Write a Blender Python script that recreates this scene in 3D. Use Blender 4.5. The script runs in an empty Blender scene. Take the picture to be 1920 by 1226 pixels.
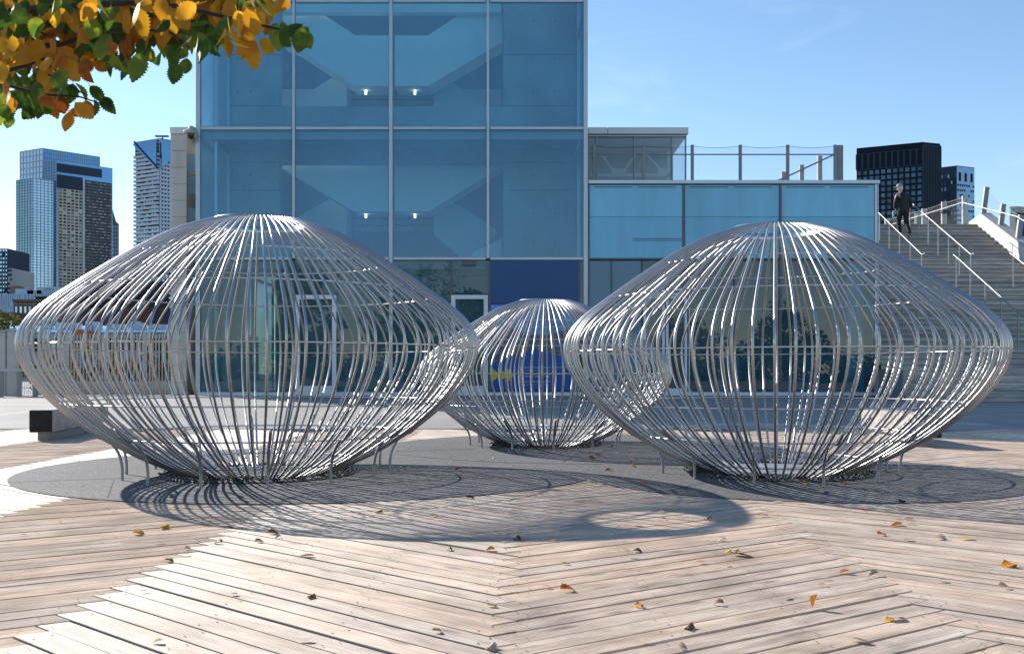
import bpy, math, random
from mathutils import Vector, Matrix
random.seed(7)
R = math.radians
sc = bpy.context.scene

# ------------------------------------------------------------------ camera, sky, sun, exposure
F, CX, HY, H = 1867.0, 960.0, 701.0, 0.8        # focal length in photo pixels, principal column, horizon row, eye height
cam = bpy.data.cameras.new('camera')
cam.lens = 36.0 * F / 1920.0
cam.sensor_width = 36.0
cam.shift_y = (HY - 613.0) / 1920.0
cam.clip_start, cam.clip_end = 0.05, 6000
cam_o = bpy.data.objects.new('camera', cam)
sc.collection.objects.link(cam_o)
cam_o.location = (0, 0, H)
cam_o.rotation_euler = (R(90), 0, 0)
sc.camera = cam_o

SUN_EL, SUN_AZ = 28.2, -48.0                     # azimuth from +Y towards +X
sun_dir = Vector((math.sin(R(SUN_AZ)) * math.cos(R(SUN_EL)), math.cos(R(SUN_AZ)) * math.cos(R(SUN_EL)), math.sin(R(SUN_EL))))
world = bpy.data.worlds.new('World')
sc.world = world
world.use_nodes = True
wn = world.node_tree
wn.nodes.clear()
wo = wn.nodes.new('ShaderNodeOutputWorld')
wb = wn.nodes.new('ShaderNodeBackground')
sky = wn.nodes.new('ShaderNodeTexSky')
sky.sky_type = 'NISHITA'
sky.sun_disc = False
sky.sun_elevation = R(SUN_EL)
sky.sun_rotation = R(SUN_AZ)
sky.altitude = 0
sky.air_density = 1.0
sky.dust_density = 0.08
sky.ozone_density = 2.0
wb.inputs['Strength'].default_value = 0.105
# thin high cloud veils
tcw = wn.nodes.new('ShaderNodeTexCoord')
mpw = wn.nodes.new('ShaderNodeMapping')
mpw.inputs['Scale'].default_value = (1.2, 1.2, 5.5)
mpw.inputs['Rotation'].default_value = (0.0, 0.22, 0.3)
nzw = wn.nodes.new('ShaderNodeTexNoise')
nzw.inputs['Scale'].default_value = 2.6
nzw.inputs['Detail'].default_value = 8
nzw.inputs['Roughness'].default_value = 0.62
nzw.inputs['Distortion'].default_value = 0.6
rpw = wn.nodes.new('ShaderNodeValToRGB')
rpw.color_ramp.elements[0].position = 0.56
rpw.color_ramp.elements[0].color = (0, 0, 0, 1)
rpw.color_ramp.elements[1].position = 0.95
rpw.color_ramp.elements[1].color = (0.28, 0.28, 0.28, 1)
mxw = wn.nodes.new('ShaderNodeMix')
mxw.data_type = 'RGBA'
mxw.inputs[7].default_value = (7.2, 7.6, 8.0, 1)
wn.links.new(tcw.outputs['Generated'], mpw.inputs['Vector'])
wn.links.new(mpw.outputs[0], nzw.inputs['Vector'])
wn.links.new(nzw.outputs['Fac'], rpw.inputs[0])
wn.links.new(rpw.outputs[0], mxw.inputs[0])
hsv = wn.nodes.new('ShaderNodeHueSaturation')
hsv.inputs['Saturation'].default_value = 1.06
wn.links.new(sky.outputs[0], hsv.inputs['Color'])
wn.links.new(hsv.outputs[0], mxw.inputs[6])
wn.links.new(mxw.outputs[2], wb.inputs['Color'])
wn.links.new(wb.outputs[0], wo.inputs['Surface'])

sl = bpy.data.lights.new('sun', 'SUN')
sl.energy = 4.3
sl.angle = R(0.53)
sl.color = (1.0, 0.93, 0.84)
sun_o = bpy.data.objects.new('sun', sl)
sc.collection.objects.link(sun_o)
sun_o.rotation_euler = sun_dir.to_track_quat('Z', 'Y').to_euler()
sun_o.location = sun_dir * 60

sc.view_settings.view_transform = 'Standard'
sc.view_settings.look = 'None'
sc.view_settings.exposure = 0.9
sc.view_settings.gamma = 1.0
sc.view_settings.use_curve_mapping = False
sc.render.engine = 'CYCLES'
sc.cycles.use_denoising = True
sc.cycles.max_bounces = 8
sc.cycles.transparent_max_bounces = 16
sc.cycles.caustics_reflective = False
sc.cycles.caustics_refractive = False
sc.cycles.sample_clamp_indirect = 6

# ------------------------------------------------------------------ helpers
col = sc.collection

def P(x, y, D):
    return Vector(((x - CX) * D / F, D, H + (HY - y) * D / F))

def wloc(o):
    v = Vector((0, 0, 0))
    while o is not None:
        v += o.location
        o = o.parent
    return v

def tag(o, label=None, cat=None, group=None, kind=None):
    if label: o['label'] = label
    if cat: o['category'] = cat
    if group: o['group'] = group
    if kind: o['kind'] = kind
    return o

def empty(name, loc, label=None, cat=None, group=None):
    o = bpy.data.objects.new(name, None)
    o.empty_display_size = 0.2
    col.objects.link(o)
    o.location = loc
    return tag(o, label, cat, group)

def link(name, me, parent=None, loc=None, mat=None):
    o = bpy.data.objects.new(name, me)
    col.objects.link(o)
    if mat is not None and not me.materials:
        me.materials.append(mat)
    if parent is not None:
        o.parent = parent
        o.location = -wloc(parent) if loc is None else loc
    elif loc is not None:
        o.location = loc
    return o

class MB:
    """collects shapes in world coordinates; build() links them as one mesh"""
    def __init__(self):
        self.v, self.f, self.uv = [], [], []
    def add(self, vs, fs):
        n = len(self.v)
        self.v += [tuple(p) for p in vs]
        self.f += [tuple(i + n for i in q) for q in fs]
        return self
    def box(self, x0, x1, y0, y1, z0, z1):
        vs = [(x0, y0, z0), (x1, y0, z0), (x1, y1, z0), (x0, y1, z0), (x0, y0, z1), (x1, y0, z1), (x1, y1, z1), (x0, y1, z1)]
        return self.add(vs, [(0, 3, 2, 1), (4, 5, 6, 7), (0, 1, 5, 4), (1, 2, 6, 5), (2, 3, 7, 6), (3, 0, 4, 7)])
    def bevbox(self, x0, x1, y0, y1, z0, z1, b):
        """box with chamfered edges"""
        vs, fs = [], []
        c = [(x0, x1), (y0, y1), (z0, z1)]
        idx = {}
        for i in (0, 1):
            for j in (0, 1):
                for k in (0, 1):
                    p = [c[0][i], c[1][j], c[2][k]]
                    d = [b if i == 0 else -b, b if j == 0 else -b, b if k == 0 else -b]
                    for a in range(3):
                        q = [p[m] + (d[m] if m != a else 0) for m in range(3)]
                        # vertex on face normal to axis a
                        idx[(i, j, k, a)] = len(vs)
                        vs.append(tuple(q))
        def V(i, j, k, a): return idx[(i, j, k, a)]
        for s in (0, 1):
            q = [V(s, 0, 0, 0), V(s, 1, 0, 0), V(s, 1, 1, 0), V(s, 0, 1, 0)]
            fs.append(q if s else q[::-1])
            q = [V(0, s, 0, 1), V(0, s, 1, 1), V(1, s, 1, 1), V(1, s, 0, 1)]
            fs.append(q if s else q[::-1])
            q = [V(0, 0, s, 2), V(1, 0, s, 2), V(1, 1, s, 2), V(0, 1, s, 2)]
            fs.append(q if s else q[::-1])
        for i in (0, 1):
            for j in (0, 1):
                fs.append((V(i, j, 0, 0), V(i, j, 1, 0), V(i, j, 1, 1), V(i, j, 0, 1)))
                fs.append((V(i, 0, j, 0), V(i, 1, j, 0), V(i, 1, j, 2), V(i, 0, j, 2)))
                fs.append((V(0, i, j, 1), V(1, i, j, 1), V(1, i, j, 2), V(0, i, j, 2)))
                for k in (0, 1):
                    fs.append((V(i, j, k, 0), V(i, j, k, 1), V(i, j, k, 2)))
        return self.add(vs, fs)
    def prism(self, pts, off):
        """polygon pts (3d) swept by vector off"""
        n = len(pts)
        off = Vector(off)
        a = [Vector(p) for p in pts]
        b = [p + off for p in a]
        fs = [tuple(range(n)), tuple(range(2 * n - 1, n - 1, -1))]
        for i in range(n):
            j = (i + 1) % n
            fs.append((i, i + n, j + n, j))
        return self.add(a + b, fs)
    def quad(self, a, b, c, d):
        return self.add([a, b, c, d], [(0, 1, 2, 3)])
    def tube(self, path, r, n=8, caps=True):
        path = [Vector(p) for p in path]
        rs = r if isinstance(r, (list, tuple)) else [r] * len(path)
        t0 = (path[1] - path[0]).normalized()
        up = Vector((0, 0, 1)) if abs(t0.z) < 0.9 else Vector((1, 0, 0))
        u = t0.cross(up).normalized()
        vs, fs = [], []
        for i, p in enumerate(path):
            if i == 0: t = path[1] - path[0]
            elif i == len(path) - 1: t = path[-1] - path[-2]
            else: t = (path[i + 1] - path[i]).normalized() + (path[i] - path[i - 1]).normalized()
            t.normalize()
            u = (u - t * u.dot(t)).normalized()
            w = t.cross(u)
            for k in range(n):
                a = 2 * math.pi * k / n
                vs.append(p + (u * math.cos(a) + w * math.sin(a)) * rs[i])
        for i in range(len(path) - 1):
            for k in range(n):
                k2 = (k + 1) % n
                fs.append((i * n + k, i * n + k2, (i + 1) * n + k2, (i + 1) * n + k))
        if caps:
            fs.append(tuple(range(n - 1, -1, -1)))
            m = (len(path) - 1) * n
            fs.append(tuple(range(m, m + n)))
        return self.add(vs, fs)
    def bar(self, a, b, w, d, side=(0, 1, 0)):
        """rectangular bar from a to b; w across, d along side"""
        a, b = Vector(a), Vector(b)
        t = (b - a).normalized()
        s = Vector(side)
        s = (s - t * s.dot(t)).normalized()
        c = t.cross(s)
        pts = [a + c * w / 2 + s * d / 2, a - c * w / 2 + s * d / 2, a - c * w / 2 - s * d / 2, a + c * w / 2 - s * d / 2]
        return self.prism(pts, b - a)
    def lathe(self, prof, n=24, c=(0, 0, 0)):
        vs, fs = [], []
        for (r, z) in prof:
            for k in range(n):
                a = 2 * math.pi * k / n
                vs.append((c[0] + r * math.cos(a), c[1] + r * math.sin(a), c[2] + z))
        for i in range(len(prof) - 1):
            for k in range(n):
                k2 = (k + 1) % n
                fs.append((i * n + k, i * n + k2, (i + 1) * n + k2, (i + 1) * n + k))
        return self.add(vs, fs)
    def disc(self, cx, cy, z, r, n=96):
        vs = [(cx + r * math.cos(2 * math.pi * k / n), cy + r * math.sin(2 * math.pi * k / n), z) for k in range(n)]
        return self.add(vs, [tuple(range(n))])
    def mesh(self, name, smooth=False):
        me = bpy.data.meshes.new(name)
        me.from_pydata(self.v, [], self.f)
        if smooth:
            me.polygons.foreach_set('use_smooth', [True] * len(me.polygons))
        me.update()
        return me
    def build(self, name, mat, parent=None, smooth=False):
        me = self.mesh(name, smooth)
        me.materials.append(mat)
        return link(name, me, parent)

# ------------------------------------------------------------------ materials
def new_mat(name):
    m = bpy.data.materials.new(name)
    m.use_nodes = True
    nt = m.node_tree
    b = nt.nodes['Principled BSDF']
    return m, nt, b

def N(nt, t, **kw):
    n = nt.nodes.new(t)
    for k, v in kw.items():
        if k in n.inputs: n.inputs[k].default_value = v
        else: setattr(n, k, v)
    return n

def plain(name, c, rough=0.6, metal=0.0, var=0.12, scale=6.0, bump=0.0, bscale=60.0, spec=0.5, coord='Object', rnd=None, amt=0.3, stretch=None):
    """base colour with uneven tone, optional fine relief"""
    m, nt, b = new_mat(name)
    tc = N(nt, 'ShaderNodeTexCoord')
    nz = N(nt, 'ShaderNodeTexNoise', Scale=scale, Detail=6.0, Roughness=0.6)
    if stretch:
        mps = N(nt, 'ShaderNodeMapping'); mps.inputs['Scale'].default_value = stretch
        nt.links.new(tc.outputs[coord], mps.inputs[0]); nt.links.new(mps.outputs[0], nz.inputs['Vector'])
    else:
        nt.links.new(tc.outputs[coord], nz.inputs['Vector'])
    rp = N(nt, 'ShaderNodeValToRGB')
    rp.color_ramp.elements[0].position = 0.3
    rp.color_ramp.elements[1].position = 0.7
    rp.color_ramp.elements[0].color = (*[x * (1 - var) for x in c], 1)
    rp.color_ramp.elements[1].color = (*[min(1, x * (1 + var)) for x in c], 1)
    nt.links.new(nz.outputs['Fac'], rp.inputs[0])
    csrc = rp.outputs[0]
    if rnd:
        src = N(nt, 'ShaderNodeObjectInfo').outputs['Random'] if rnd == 'object' else N(nt, 'ShaderNodeNewGeometry').outputs['Random Per Island']
        mrr = N(nt, 'ShaderNodeMapRange')
        mrr.inputs['To Min'].default_value = 1 - amt; mrr.inputs['To Max'].default_value = 1 + amt
        nt.links.new(src, mrr.inputs[0])
        vm = N(nt, 'ShaderNodeMix', data_type='RGBA', blend_type='MULTIPLY')
        vm.inputs[0].default_value = 1.0
        nt.links.new(csrc, vm.inputs[6]); nt.links.new(mrr.outputs[0], vm.inputs[7])
        csrc = vm.outputs[2]
    nt.links.new(csrc, b.inputs['Base Color'])
    b.inputs['Roughness'].default_value = rough
    b.inputs['Metallic'].default_value = metal
    b.inputs['Specular IOR Level'].default_value = spec
    if bump:
        n2 = N(nt, 'ShaderNodeTexNoise', Scale=bscale, Detail=5.0)
        nt.links.new(tc.outputs[coord], n2.inputs['Vector'])
        bp = N(nt, 'ShaderNodeBump', Strength=bump, Distance=0.01)
        nt.links.new(n2.outputs['Fac'], bp.inputs['Height'])
        nt.links.new(bp.outputs[0], b.inputs['Normal'])
    return m

def glass(name, tint, refl=1.0, ior=1.5, rough=0.0, wob=0.0, film=None, veil_f=0.0):
    """window pane: tinted see-through with a Fresnel reflection"""
    m = bpy.data.materials.new(name)
    m.use_nodes = True
    nt = m.node_tree
    nt.nodes.clear()
    out = N(nt, 'ShaderNodeOutputMaterial')
    mix = N(nt, 'ShaderNodeMixShader')
    tr = N(nt, 'ShaderNodeBsdfTransparent')
    tr.inputs[0].default_value = (*tint, 1)
    gl = N(nt, 'ShaderNodeBsdfGlossy', Roughness=rough)
    gl.inputs[0].default_value = (0.95, 0.97, 1.0, 1)
    fr = N(nt, 'ShaderNodeFresnel', IOR=ior)
    mu = N(nt, 'ShaderNodeMath', operation='MULTIPLY')
    mu.inputs[1].default_value = refl
    mu.use_clamp = True
    nt.links.new(fr.outputs[0], mu.inputs[0])
    nt.links.new(mu.outputs[0], mix.inputs[0])
    if film:  # painted veil: diffuse colour in place of sky reflection and interior light
        df = N(nt, 'ShaderNodeBsdfDiffuse'); df.inputs[0].default_value = (*film, 1)
        mf = N(nt, 'ShaderNodeMixShader')
        tcf = N(nt, 'ShaderNodeTexCoord')
        nf = N(nt, 'ShaderNodeTexNoise', Scale=0.35, Detail=7.0, Roughness=0.65)
        nt.links.new(tcf.outputs['Object'], nf.inputs['Vector'])
        mrf = N(nt, 'ShaderNodeMapRange')
        mrf.inputs['From Min'].default_value = 0.3; mrf.inputs['From Max'].default_value = 0.7
        mrf.inputs['To Min'].default_value = veil_f * 0.75; mrf.inputs['To Max'].default_value = veil_f * 1.25
        nt.links.new(nf.outputs['Fac'], mrf.inputs[0])
        nt.links.new(mrf.outputs[0], mf.inputs[0])
        nt.links.new(tr.outputs[0], mf.inputs[1]); nt.links.new(df.outputs[0], mf.inputs[2])
        nt.links.new(mf.outputs[0], mix.inputs[1])
    else:
        nt.links.new(tr.outputs[0], mix.inputs[1])
    nt.links.new(gl.outputs[0], mix.inputs[2])
    if wob:
        tc = N(nt, 'ShaderNodeTexCoord')
        nz = N(nt, 'ShaderNodeTexNoise', Scale=0.9, Detail=1.0)
        nt.links.new(tc.outputs['Object'], nz.inputs['Vector'])
        bp = N(nt, 'ShaderNodeBump', Strength=wob, Distance=0.05)
        nt.links.new(nz.outputs['Fac'], bp.inputs['Height'])
        nt.links.new(bp.outputs[0], gl.inputs['Normal'])
    nt.links.new(mix.outputs[0], out.inputs['Surface'])
    return m

def wood_deck(name, rnd_attr):
    m, nt, b = new_mat(name)
    uv = N(nt, 'ShaderNodeUVMap', uv_map='UVMap')
    if rnd_attr:
        at = N(nt, 'ShaderNodeAttribute', attribute_name='rnd')
        rnd = at.outputs['Fac']
    else:
        oi = N(nt, 'ShaderNodeObjectInfo')
        rnd = oi.outputs['Random']
    mul = N(nt, 'ShaderNodeMath', operation='MULTIPLY')
    mul.inputs[1].default_value = 61.7
    nt.links.new(rnd, mul.inputs[0])
    cmb = N(nt, 'ShaderNodeCombineXYZ')
    nt.links.new(mul.outputs[0], cmb.inputs[0])
    nt.links.new(mul.outputs[0], cmb.inputs[1])
    add = N(nt, 'ShaderNodeVectorMath', operation='ADD')
    nt.links.new(uv.outputs[0], add.inputs[0])
    nt.links.new(cmb.outputs[0], add.inputs[1])
    # fibres
    mp = N(nt, 'ShaderNodeMapping')
    mp.inputs['Scale'].default_value = (2.2, 150.0, 1.0)
    nt.links.new(add.outputs[0], mp.inputs[0])
    fib = N(nt, 'ShaderNodeTexNoise', Scale=1.0, Detail=5.0, Roughness=0.65)
    nt.links.new(mp.outputs[0], fib.inputs['Vector'])
    # broad stain
    mp2 = N(nt, 'ShaderNodeMapping')
    mp2.inputs['Scale'].default_value = (2.6, 16.0, 1.0)
    nt.links.new(add.outputs[0], mp2.inputs[0])
    st = N(nt, 'ShaderNodeTexNoise', Scale=1.0, Detail=5.0, Roughness=0.6, Distortion=0.6)
    nt.links.new(mp2.outputs[0], st.inputs['Vector'])
    # knots
    mp3 = N(nt, 'ShaderNodeMapping')
    mp3.inputs['Scale'].default_value = (2.4, 8.0, 1.0)
    nt.links.new(add.outputs[0], mp3.inputs[0])
    vo = N(nt, 'ShaderNodeTexVoronoi', Scale=1.0)
    nt.links.new(mp3.outputs[0], vo.inputs['Vector'])
    kr = N(nt, 'ShaderNodeValToRGB')
    kr.color_ramp.elements[0].position = 0.05
    kr.color_ramp.elements[0].color = (1, 1, 1, 1)
    kr.color_ramp.elements[1].position = 0.19
    kr.color_ramp.elements[1].color = (0, 0, 0, 1)
    nt.links.new(vo.outputs['Distance'], kr.inputs[0])
    # plank tone: weathered grey to pinkish tan
    pr = N(nt, 'ShaderNodeValToRGB')
    el = pr.color_ramp.elements
    el[0].position = 0.0; el[0].color = (0.54, 0.435, 0.345, 1)
    el[1].position = 1.0; el[1].color = (0.64, 0.50, 0.385, 1)
    e = el.new(0.35); e.color = (0.58, 0.485, 0.395, 1)
    e = el.new(0.7); e.color = (0.61, 0.465, 0.35, 1)
    nt.links.new(rnd, pr.inputs[0])
    mx = N(nt, 'ShaderNodeMix', data_type='RGBA', blend_type='MULTIPLY')
    mx.inputs[0].default_value = 1.0
    sr = N(nt, 'ShaderNodeValToRGB')
    sr.color_ramp.elements[0].position = 0.28; sr.color_ramp.elements[0].color = (0.62, 0.60, 0.58, 1)
    sr.color_ramp.elements[1].position = 0.62; sr.color_ramp.elements[1].color = (1.08, 1.08, 1.1, 1)
    nt.links.new(st.outputs['Fac'], sr.inputs[0])
    nt.links.new(pr.outputs[0], mx.inputs[6])
    nt.links.new(sr.outputs[0], mx.inputs[7])
    mx2 = N(nt, 'ShaderNodeMix', data_type='RGBA', blend_type='MULTIPLY')
    mx2.inputs[0].default_value = 1.0
    fr = N(nt, 'ShaderNodeValToRGB')
    fr.color_ramp.elements[0].position = 0.32; fr.color_ramp.elements[0].color = (0.70, 0.68, 0.66, 1)
    fr.color_ramp.elements[1].position = 0.55; fr.color_ramp.elements[1].color = (1.05, 1.05, 1.05, 1)
    nt.links.new(fib.outputs['Fac'], fr.inputs[0])
    nt.links.new(mx.outputs[2], mx2.inputs[6])
    nt.links.new(fr.outputs[0], mx2.inputs[7])
    mx3 = N(nt, 'ShaderNodeMix', data_type='RGBA', blend_type='MIX')
    mx3.inputs[7].default_value = (0.13, 0.10, 0.08, 1)
    km = N(nt, 'ShaderNodeMath', operation='MULTIPLY')
    km.inputs[1].default_value = 0.7
    nt.links.new(kr.outputs[0], km.inputs[0])
    nt.links.new(km.outputs[0], mx3.inputs[0])
    nt.links.new(mx2.outputs[2], mx3.inputs[6])
    # drying cracks along the grain, and dirt that runs over several boards
    mp4 = N(nt, 'ShaderNodeMapping')
    mp4.inputs['Scale'].default_value = (1.1, 55.0, 1.0)
    nt.links.new(add.outputs[0], mp4.inputs[0])
    ck = N(nt, 'ShaderNodeTexNoise', Scale=1.0, Detail=2.0, Roughness=0.5)
    nt.links.new(mp4.outputs[0], ck.inputs['Vector'])
    cr = N(nt, 'ShaderNodeValToRGB')
    cr.color_ramp.elements[0].position = 0.25; cr.color_ramp.elements[0].color = (0.5, 0.48, 0.46, 1)
    cr.color_ramp.elements[1].position = 0.31; cr.color_ramp.elements[1].color = (1, 1, 1, 1)
    nt.links.new(ck.outputs['Fac'], cr.inputs[0])
    mx4 = N(nt, 'ShaderNodeMix', data_type='RGBA', blend_type='MULTIPLY')
    mx4.inputs[0].default_value = 1.0
    nt.links.new(mx3.outputs[2], mx4.inputs[6]); nt.links.new(cr.outputs[0], mx4.inputs[7])
    ge = N(nt, 'ShaderNodeNewGeometry')
    dn = N(nt, 'ShaderNodeTexNoise', Scale=1.7, Detail=7.0, Roughness=0.7)
    nt.links.new(ge.outputs['Position'], dn.inputs['Vector'])
    dr = N(nt, 'ShaderNodeValToRGB')
    dr.color_ramp.elements[0].position = 0.32; dr.color_ramp.elements[0].color = (0.66, 0.66, 0.66, 1)
    dr.color_ramp.elements[1].position = 0.58; dr.color_ramp.elements[1].color = (1.08, 1.08, 1.08, 1)
    nt.links.new(dn.outputs['Fac'], dr.inputs[0])
    mx5 = N(nt, 'ShaderNodeMix', data_type='RGBA', blend_type='MULTIPLY')
    mx5.inputs[0].default_value = 1.0
    nt.links.new(mx4.outputs[2], mx5.inputs[6]); nt.links.new(dr.outputs[0], mx5.inputs[7])
    nt.links.new(mx5.outputs[2], b.inputs['Base Color'])
    b.inputs['Roughness'].default_value = 0.74
    b.inputs['Specular IOR Level'].default_value = 0.30
    b.inputs['Anisotropic'].default_value = 0.8
    b.inputs['Anisotropic Rotation'].default_value = 0.25
    tg = N(nt, 'ShaderNodeTangent', direction_type='UV_MAP', uv_map='UVMap')
    nt.links.new(tg.outputs[0], b.inputs['Tangent'])
    bp = N(nt, 'ShaderNodeBump', Strength=0.55, Distance=0.003)
    nt.links.new(fib.outputs['Fac'], bp.inputs['Height'])
    nt.links.new(bp.outputs[0], b.inputs['Normal'])
    return m

def brushed_steel(name, c=(0.48, 0.475, 0.47), rough=0.37):
    m, nt, b = new_mat(name)
    b.inputs['Metallic'].default_value = 1.0
    tc = N(nt, 'ShaderNodeTexCoord')
    nz = N(nt, 'ShaderNodeTexNoise', Scale=9.0, Detail=4.0)
    nt.links.new(tc.outputs['Object'], nz.inputs['Vector'])
    mr = N(nt, 'ShaderNodeMapRange')
    mr.inputs['To Min'].default_value = rough - 0.04
    mr.inputs['To Max'].default_value = rough + 0.06
    nt.links.new(nz.outputs['Fac'], mr.inputs[0])
    nt.links.new(mr.outputs[0], b.inputs['Roughness'])
    b.inputs['Base Color'].default_value = (*c, 1)
    return m

def concrete(name, c, joint=0.0):
    m, nt, b = new_mat(name)
    tc = N(nt, 'ShaderNodeTexCoord')
    n1 = N(nt, 'ShaderNodeTexNoise', Scale=0.55, Detail=8.0, Roughness=0.65)
    n2 = N(nt, 'ShaderNodeTexNoise', Scale=70.0 if joint else 45.0, Detail=3.0)
    nt.links.new(tc.outputs['Object'], n1.inputs['Vector'])
    nt.links.new(tc.outputs['Object'], n2.inputs['Vector'])
    r1 = N(nt, 'ShaderNodeValToRGB')
    r1.color_ramp.elements[0].position = 0.3; r1.color_ramp.elements[0].color = (*[x * (0.78 if c[0] < 0.5 else 0.55) for x in c], 1)
    r1.color_ramp.elements[1].position = 0.7; r1.color_ramp.elements[1].color = (*[min(1, x * 1.12) for x in c], 1)
    nt.links.new(n1.outputs['Fac'], r1.inputs[0])
    r2 = N(nt, 'ShaderNodeValToRGB')
    r2.color_ramp.elements[0].position = 0.35; r2.color_ramp.elements[0].color = (0.45, 0.45, 0.45, 1) if joint else (0.8, 0.8, 0.8, 1)
    r2.color_ramp.elements[1].position = 0.6; r2.color_ramp.elements[1].color = (1.5, 1.5, 1.5, 1) if joint else (1.05, 1.05, 1.05, 1)
    nt.links.new(n2.outputs['Fac'], r2.inputs[0])
    mx = N(nt, 'ShaderNodeMix', data_type='RGBA', blend_type='MULTIPLY')
    mx.inputs[0].default_value = 1.0
    nt.links.new(r1.outputs[0], mx.inputs[6])
    nt.links.new(r2.outputs[0], mx.inputs[7])
    nt.links.new(mx.outputs[2], b.inputs['Base Color'])
    b.inputs['Roughness'].default_value = 0.85
    bp = N(nt, 'ShaderNodeBump', Strength=0.25, Distance=0.01)
    nt.links.new(n2.outputs['Fac'], bp.inputs['Height'])
    nt.links.new(bp.outputs[0], b.inputs['Normal'])
    return m

def leaf_mat(name, c1, c2, c3, trans=0.55):
    m = bpy.data.materials.new(name)
    m.use_nodes = True
    nt = m.node_tree
    b = nt.nodes['Principled BSDF']
    out = nt.nodes['Material Output']
    uv = N(nt, 'ShaderNodeUVMap', uv_map='UVMap')
    sep = N(nt, 'ShaderNodeSeparateXYZ')
    nt.links.new(uv.outputs[0], sep.inputs[0])
    # side veins: herringbone of |u| and v
    ab = N(nt, 'ShaderNodeMath', operation='ABSOLUTE')
    nt.links.new(sep.outputs[0], ab.inputs[0])
    ma = N(nt, 'ShaderNodeMath', operation='MULTIPLY_ADD')
    ma.inputs[1].default_value = -1.1
    nt.links.new(ab.outputs[0], ma.inputs[0])
    nt.links.new(sep.outputs[1], ma.inputs[2])
    sn = N(nt, 'ShaderNodeMath', operation='MULTIPLY')
    sn.inputs[1].default_value = 75.0
    nt.links.new(ma.outputs[0], sn.inputs[0])
    si = N(nt, 'ShaderNodeMath', operation='SINE')
    nt.links.new(sn.outputs[0], si.inputs[0])
    vr = N(nt, 'ShaderNodeMapRange')
    vr.inputs['From Min'].default_value = 0.4
    vr.inputs['From Max'].default_value = 1.0
    vr.inputs['To Min'].default_value = 1.0
    vr.inputs['To Max'].default_value = 0.45
    nt.links.new(si.outputs[0], vr.inputs[0])
    oi = N(nt, 'ShaderNodeObjectInfo')
    tc = N(nt, 'ShaderNodeTexCoord')
    nz = N(nt, 'ShaderNodeTexNoise', Scale=28.0, Detail=3.0)
    ad = N(nt, 'ShaderNodeVectorMath', operation='ADD')
    nt.links.new(tc.outputs['Object'], ad.inputs[0])
    nt.links.new(oi.outputs['Location'], ad.inputs[1])
    nt.links.new(ad.outputs[0], nz.inputs['Vector'])
    sm = N(nt, 'ShaderNodeMath', operation='MULTIPLY_ADD')
    sm.inputs[1].default_value = 0.7
    nt.links.new(oi.outputs['Random'], sm.inputs[0])
    sb = N(nt, 'ShaderNodeMath', operation='SUBTRACT')
    sb.inputs[1].default_value = 0.32
    nt.links.new(nz.outputs['Fac'], sb.inputs[0])
    nt.links.new(sb.outputs[0], sm.inputs[2])
    rp = N(nt, 'ShaderNodeValToRGB')
    el = rp.color_ramp.elements
    el[0].position = 0.1; el[0].color = (*c1, 1)
    el[1].position = 0.85; el[1].color = (*c3, 1)
    e = el.new(0.5); e.color = (*c2, 1)
    nt.links.new(sm.outputs[0], rp.inputs[0])
    mx = N(nt, 'ShaderNodeMix', data_type='RGBA', blend_type='MULTIPLY')
    mx.inputs[0].default_value = 1.0
    nt.links.new(rp.outputs[0], mx.inputs[6])
    nt.links.new(vr.outputs[0], mx.inputs[7])
    nt.links.new(mx.outputs[2], b.inputs['Base Color'])
    b.inputs['Roughness'].default_value = 0.5
    tr = N(nt, 'ShaderNodeBsdfTranslucent')
    nt.links.new(mx.outputs[2], tr.inputs[0])
    ms = N(nt, 'ShaderNodeMixShader')
    ms.inputs[0].default_value = trans
    nt.links.new(b.outputs[0], ms.inputs[1])
    nt.links.new(tr.outputs[0], ms.inputs[2])
    nt.links.new(ms.outputs[0], out.inputs['Surface'])
    return m

def emit(name, c, s):
    m, nt, b = new_mat(name)
    b.inputs['Emission Color'].default_value = (*c, 1)
    b.inputs['Emission Strength'].default_value = s
    b.inputs['Base Color'].default_value = (*c, 1)
    return m

M = {}
M['plaza'] = concrete('plaza_paving', (0.33, 0.315, 0.29))
M['mat'] = concrete('granular_paving', (0.105, 0.107, 0.11), 1.0)
M['subdeck'] = plain('dark_subdeck', (0.03, 0.027, 0.024), 0.9)
M['wood'] = wood_deck('weathered_plank', False)
M['wood_far'] = wood_deck('weathered_planks_far', True)
M['steel'] = brushed_steel('brushed_stainless_steel')
M['steel_leg'] = brushed_steel('satin_steel_leg', (0.36, 0.38, 0.40), 0.38)
M['ring'] = brushed_steel('thin_steel_wire', (0.64, 0.64, 0.64), 0.3)
M['alu'] = plain('anodised_aluminium', (0.42, 0.46, 0.50), 0.38, 0.75, 0.06, 2.0)
M['alu_pale'] = plain('pale_painted_frame', (0.62, 0.66, 0.70), 0.4, 0.2, 0.05, 2.0)
M['mullion_dark'] = plain('dark_grey_mullion', (0.10, 0.115, 0.13), 0.45, 0.4, 0.08, 2.0)
M['glass'] = glass('blue_tinted_glass', (0.56, 0.90, 1.0), 1.5, film=(0.12, 0.55, 0.98), veil_f=0.27)  # blue veil painted on for reflected sky and a brighter interior
M['glass_ground'] = glass('green_tinted_glass', (0.42, 0.66, 0.74), 1.2, wob=0.05, film=(0.14, 0.38, 0.48), veil_f=0.19)  # diffuse veil put in to lighten the dark interior behind
M['glass_clear'] = glass('pale_glass', (0.72, 0.84, 0.88), 1.5)
M['glass_side'] = glass('sun_blocking_glass', (0.75, 0.86, 0.92), 1.5, film=(0.62, 0.70, 0.74), veil_f=0.72)  # heavy veil added to stop direct sun passing through the tower
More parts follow.
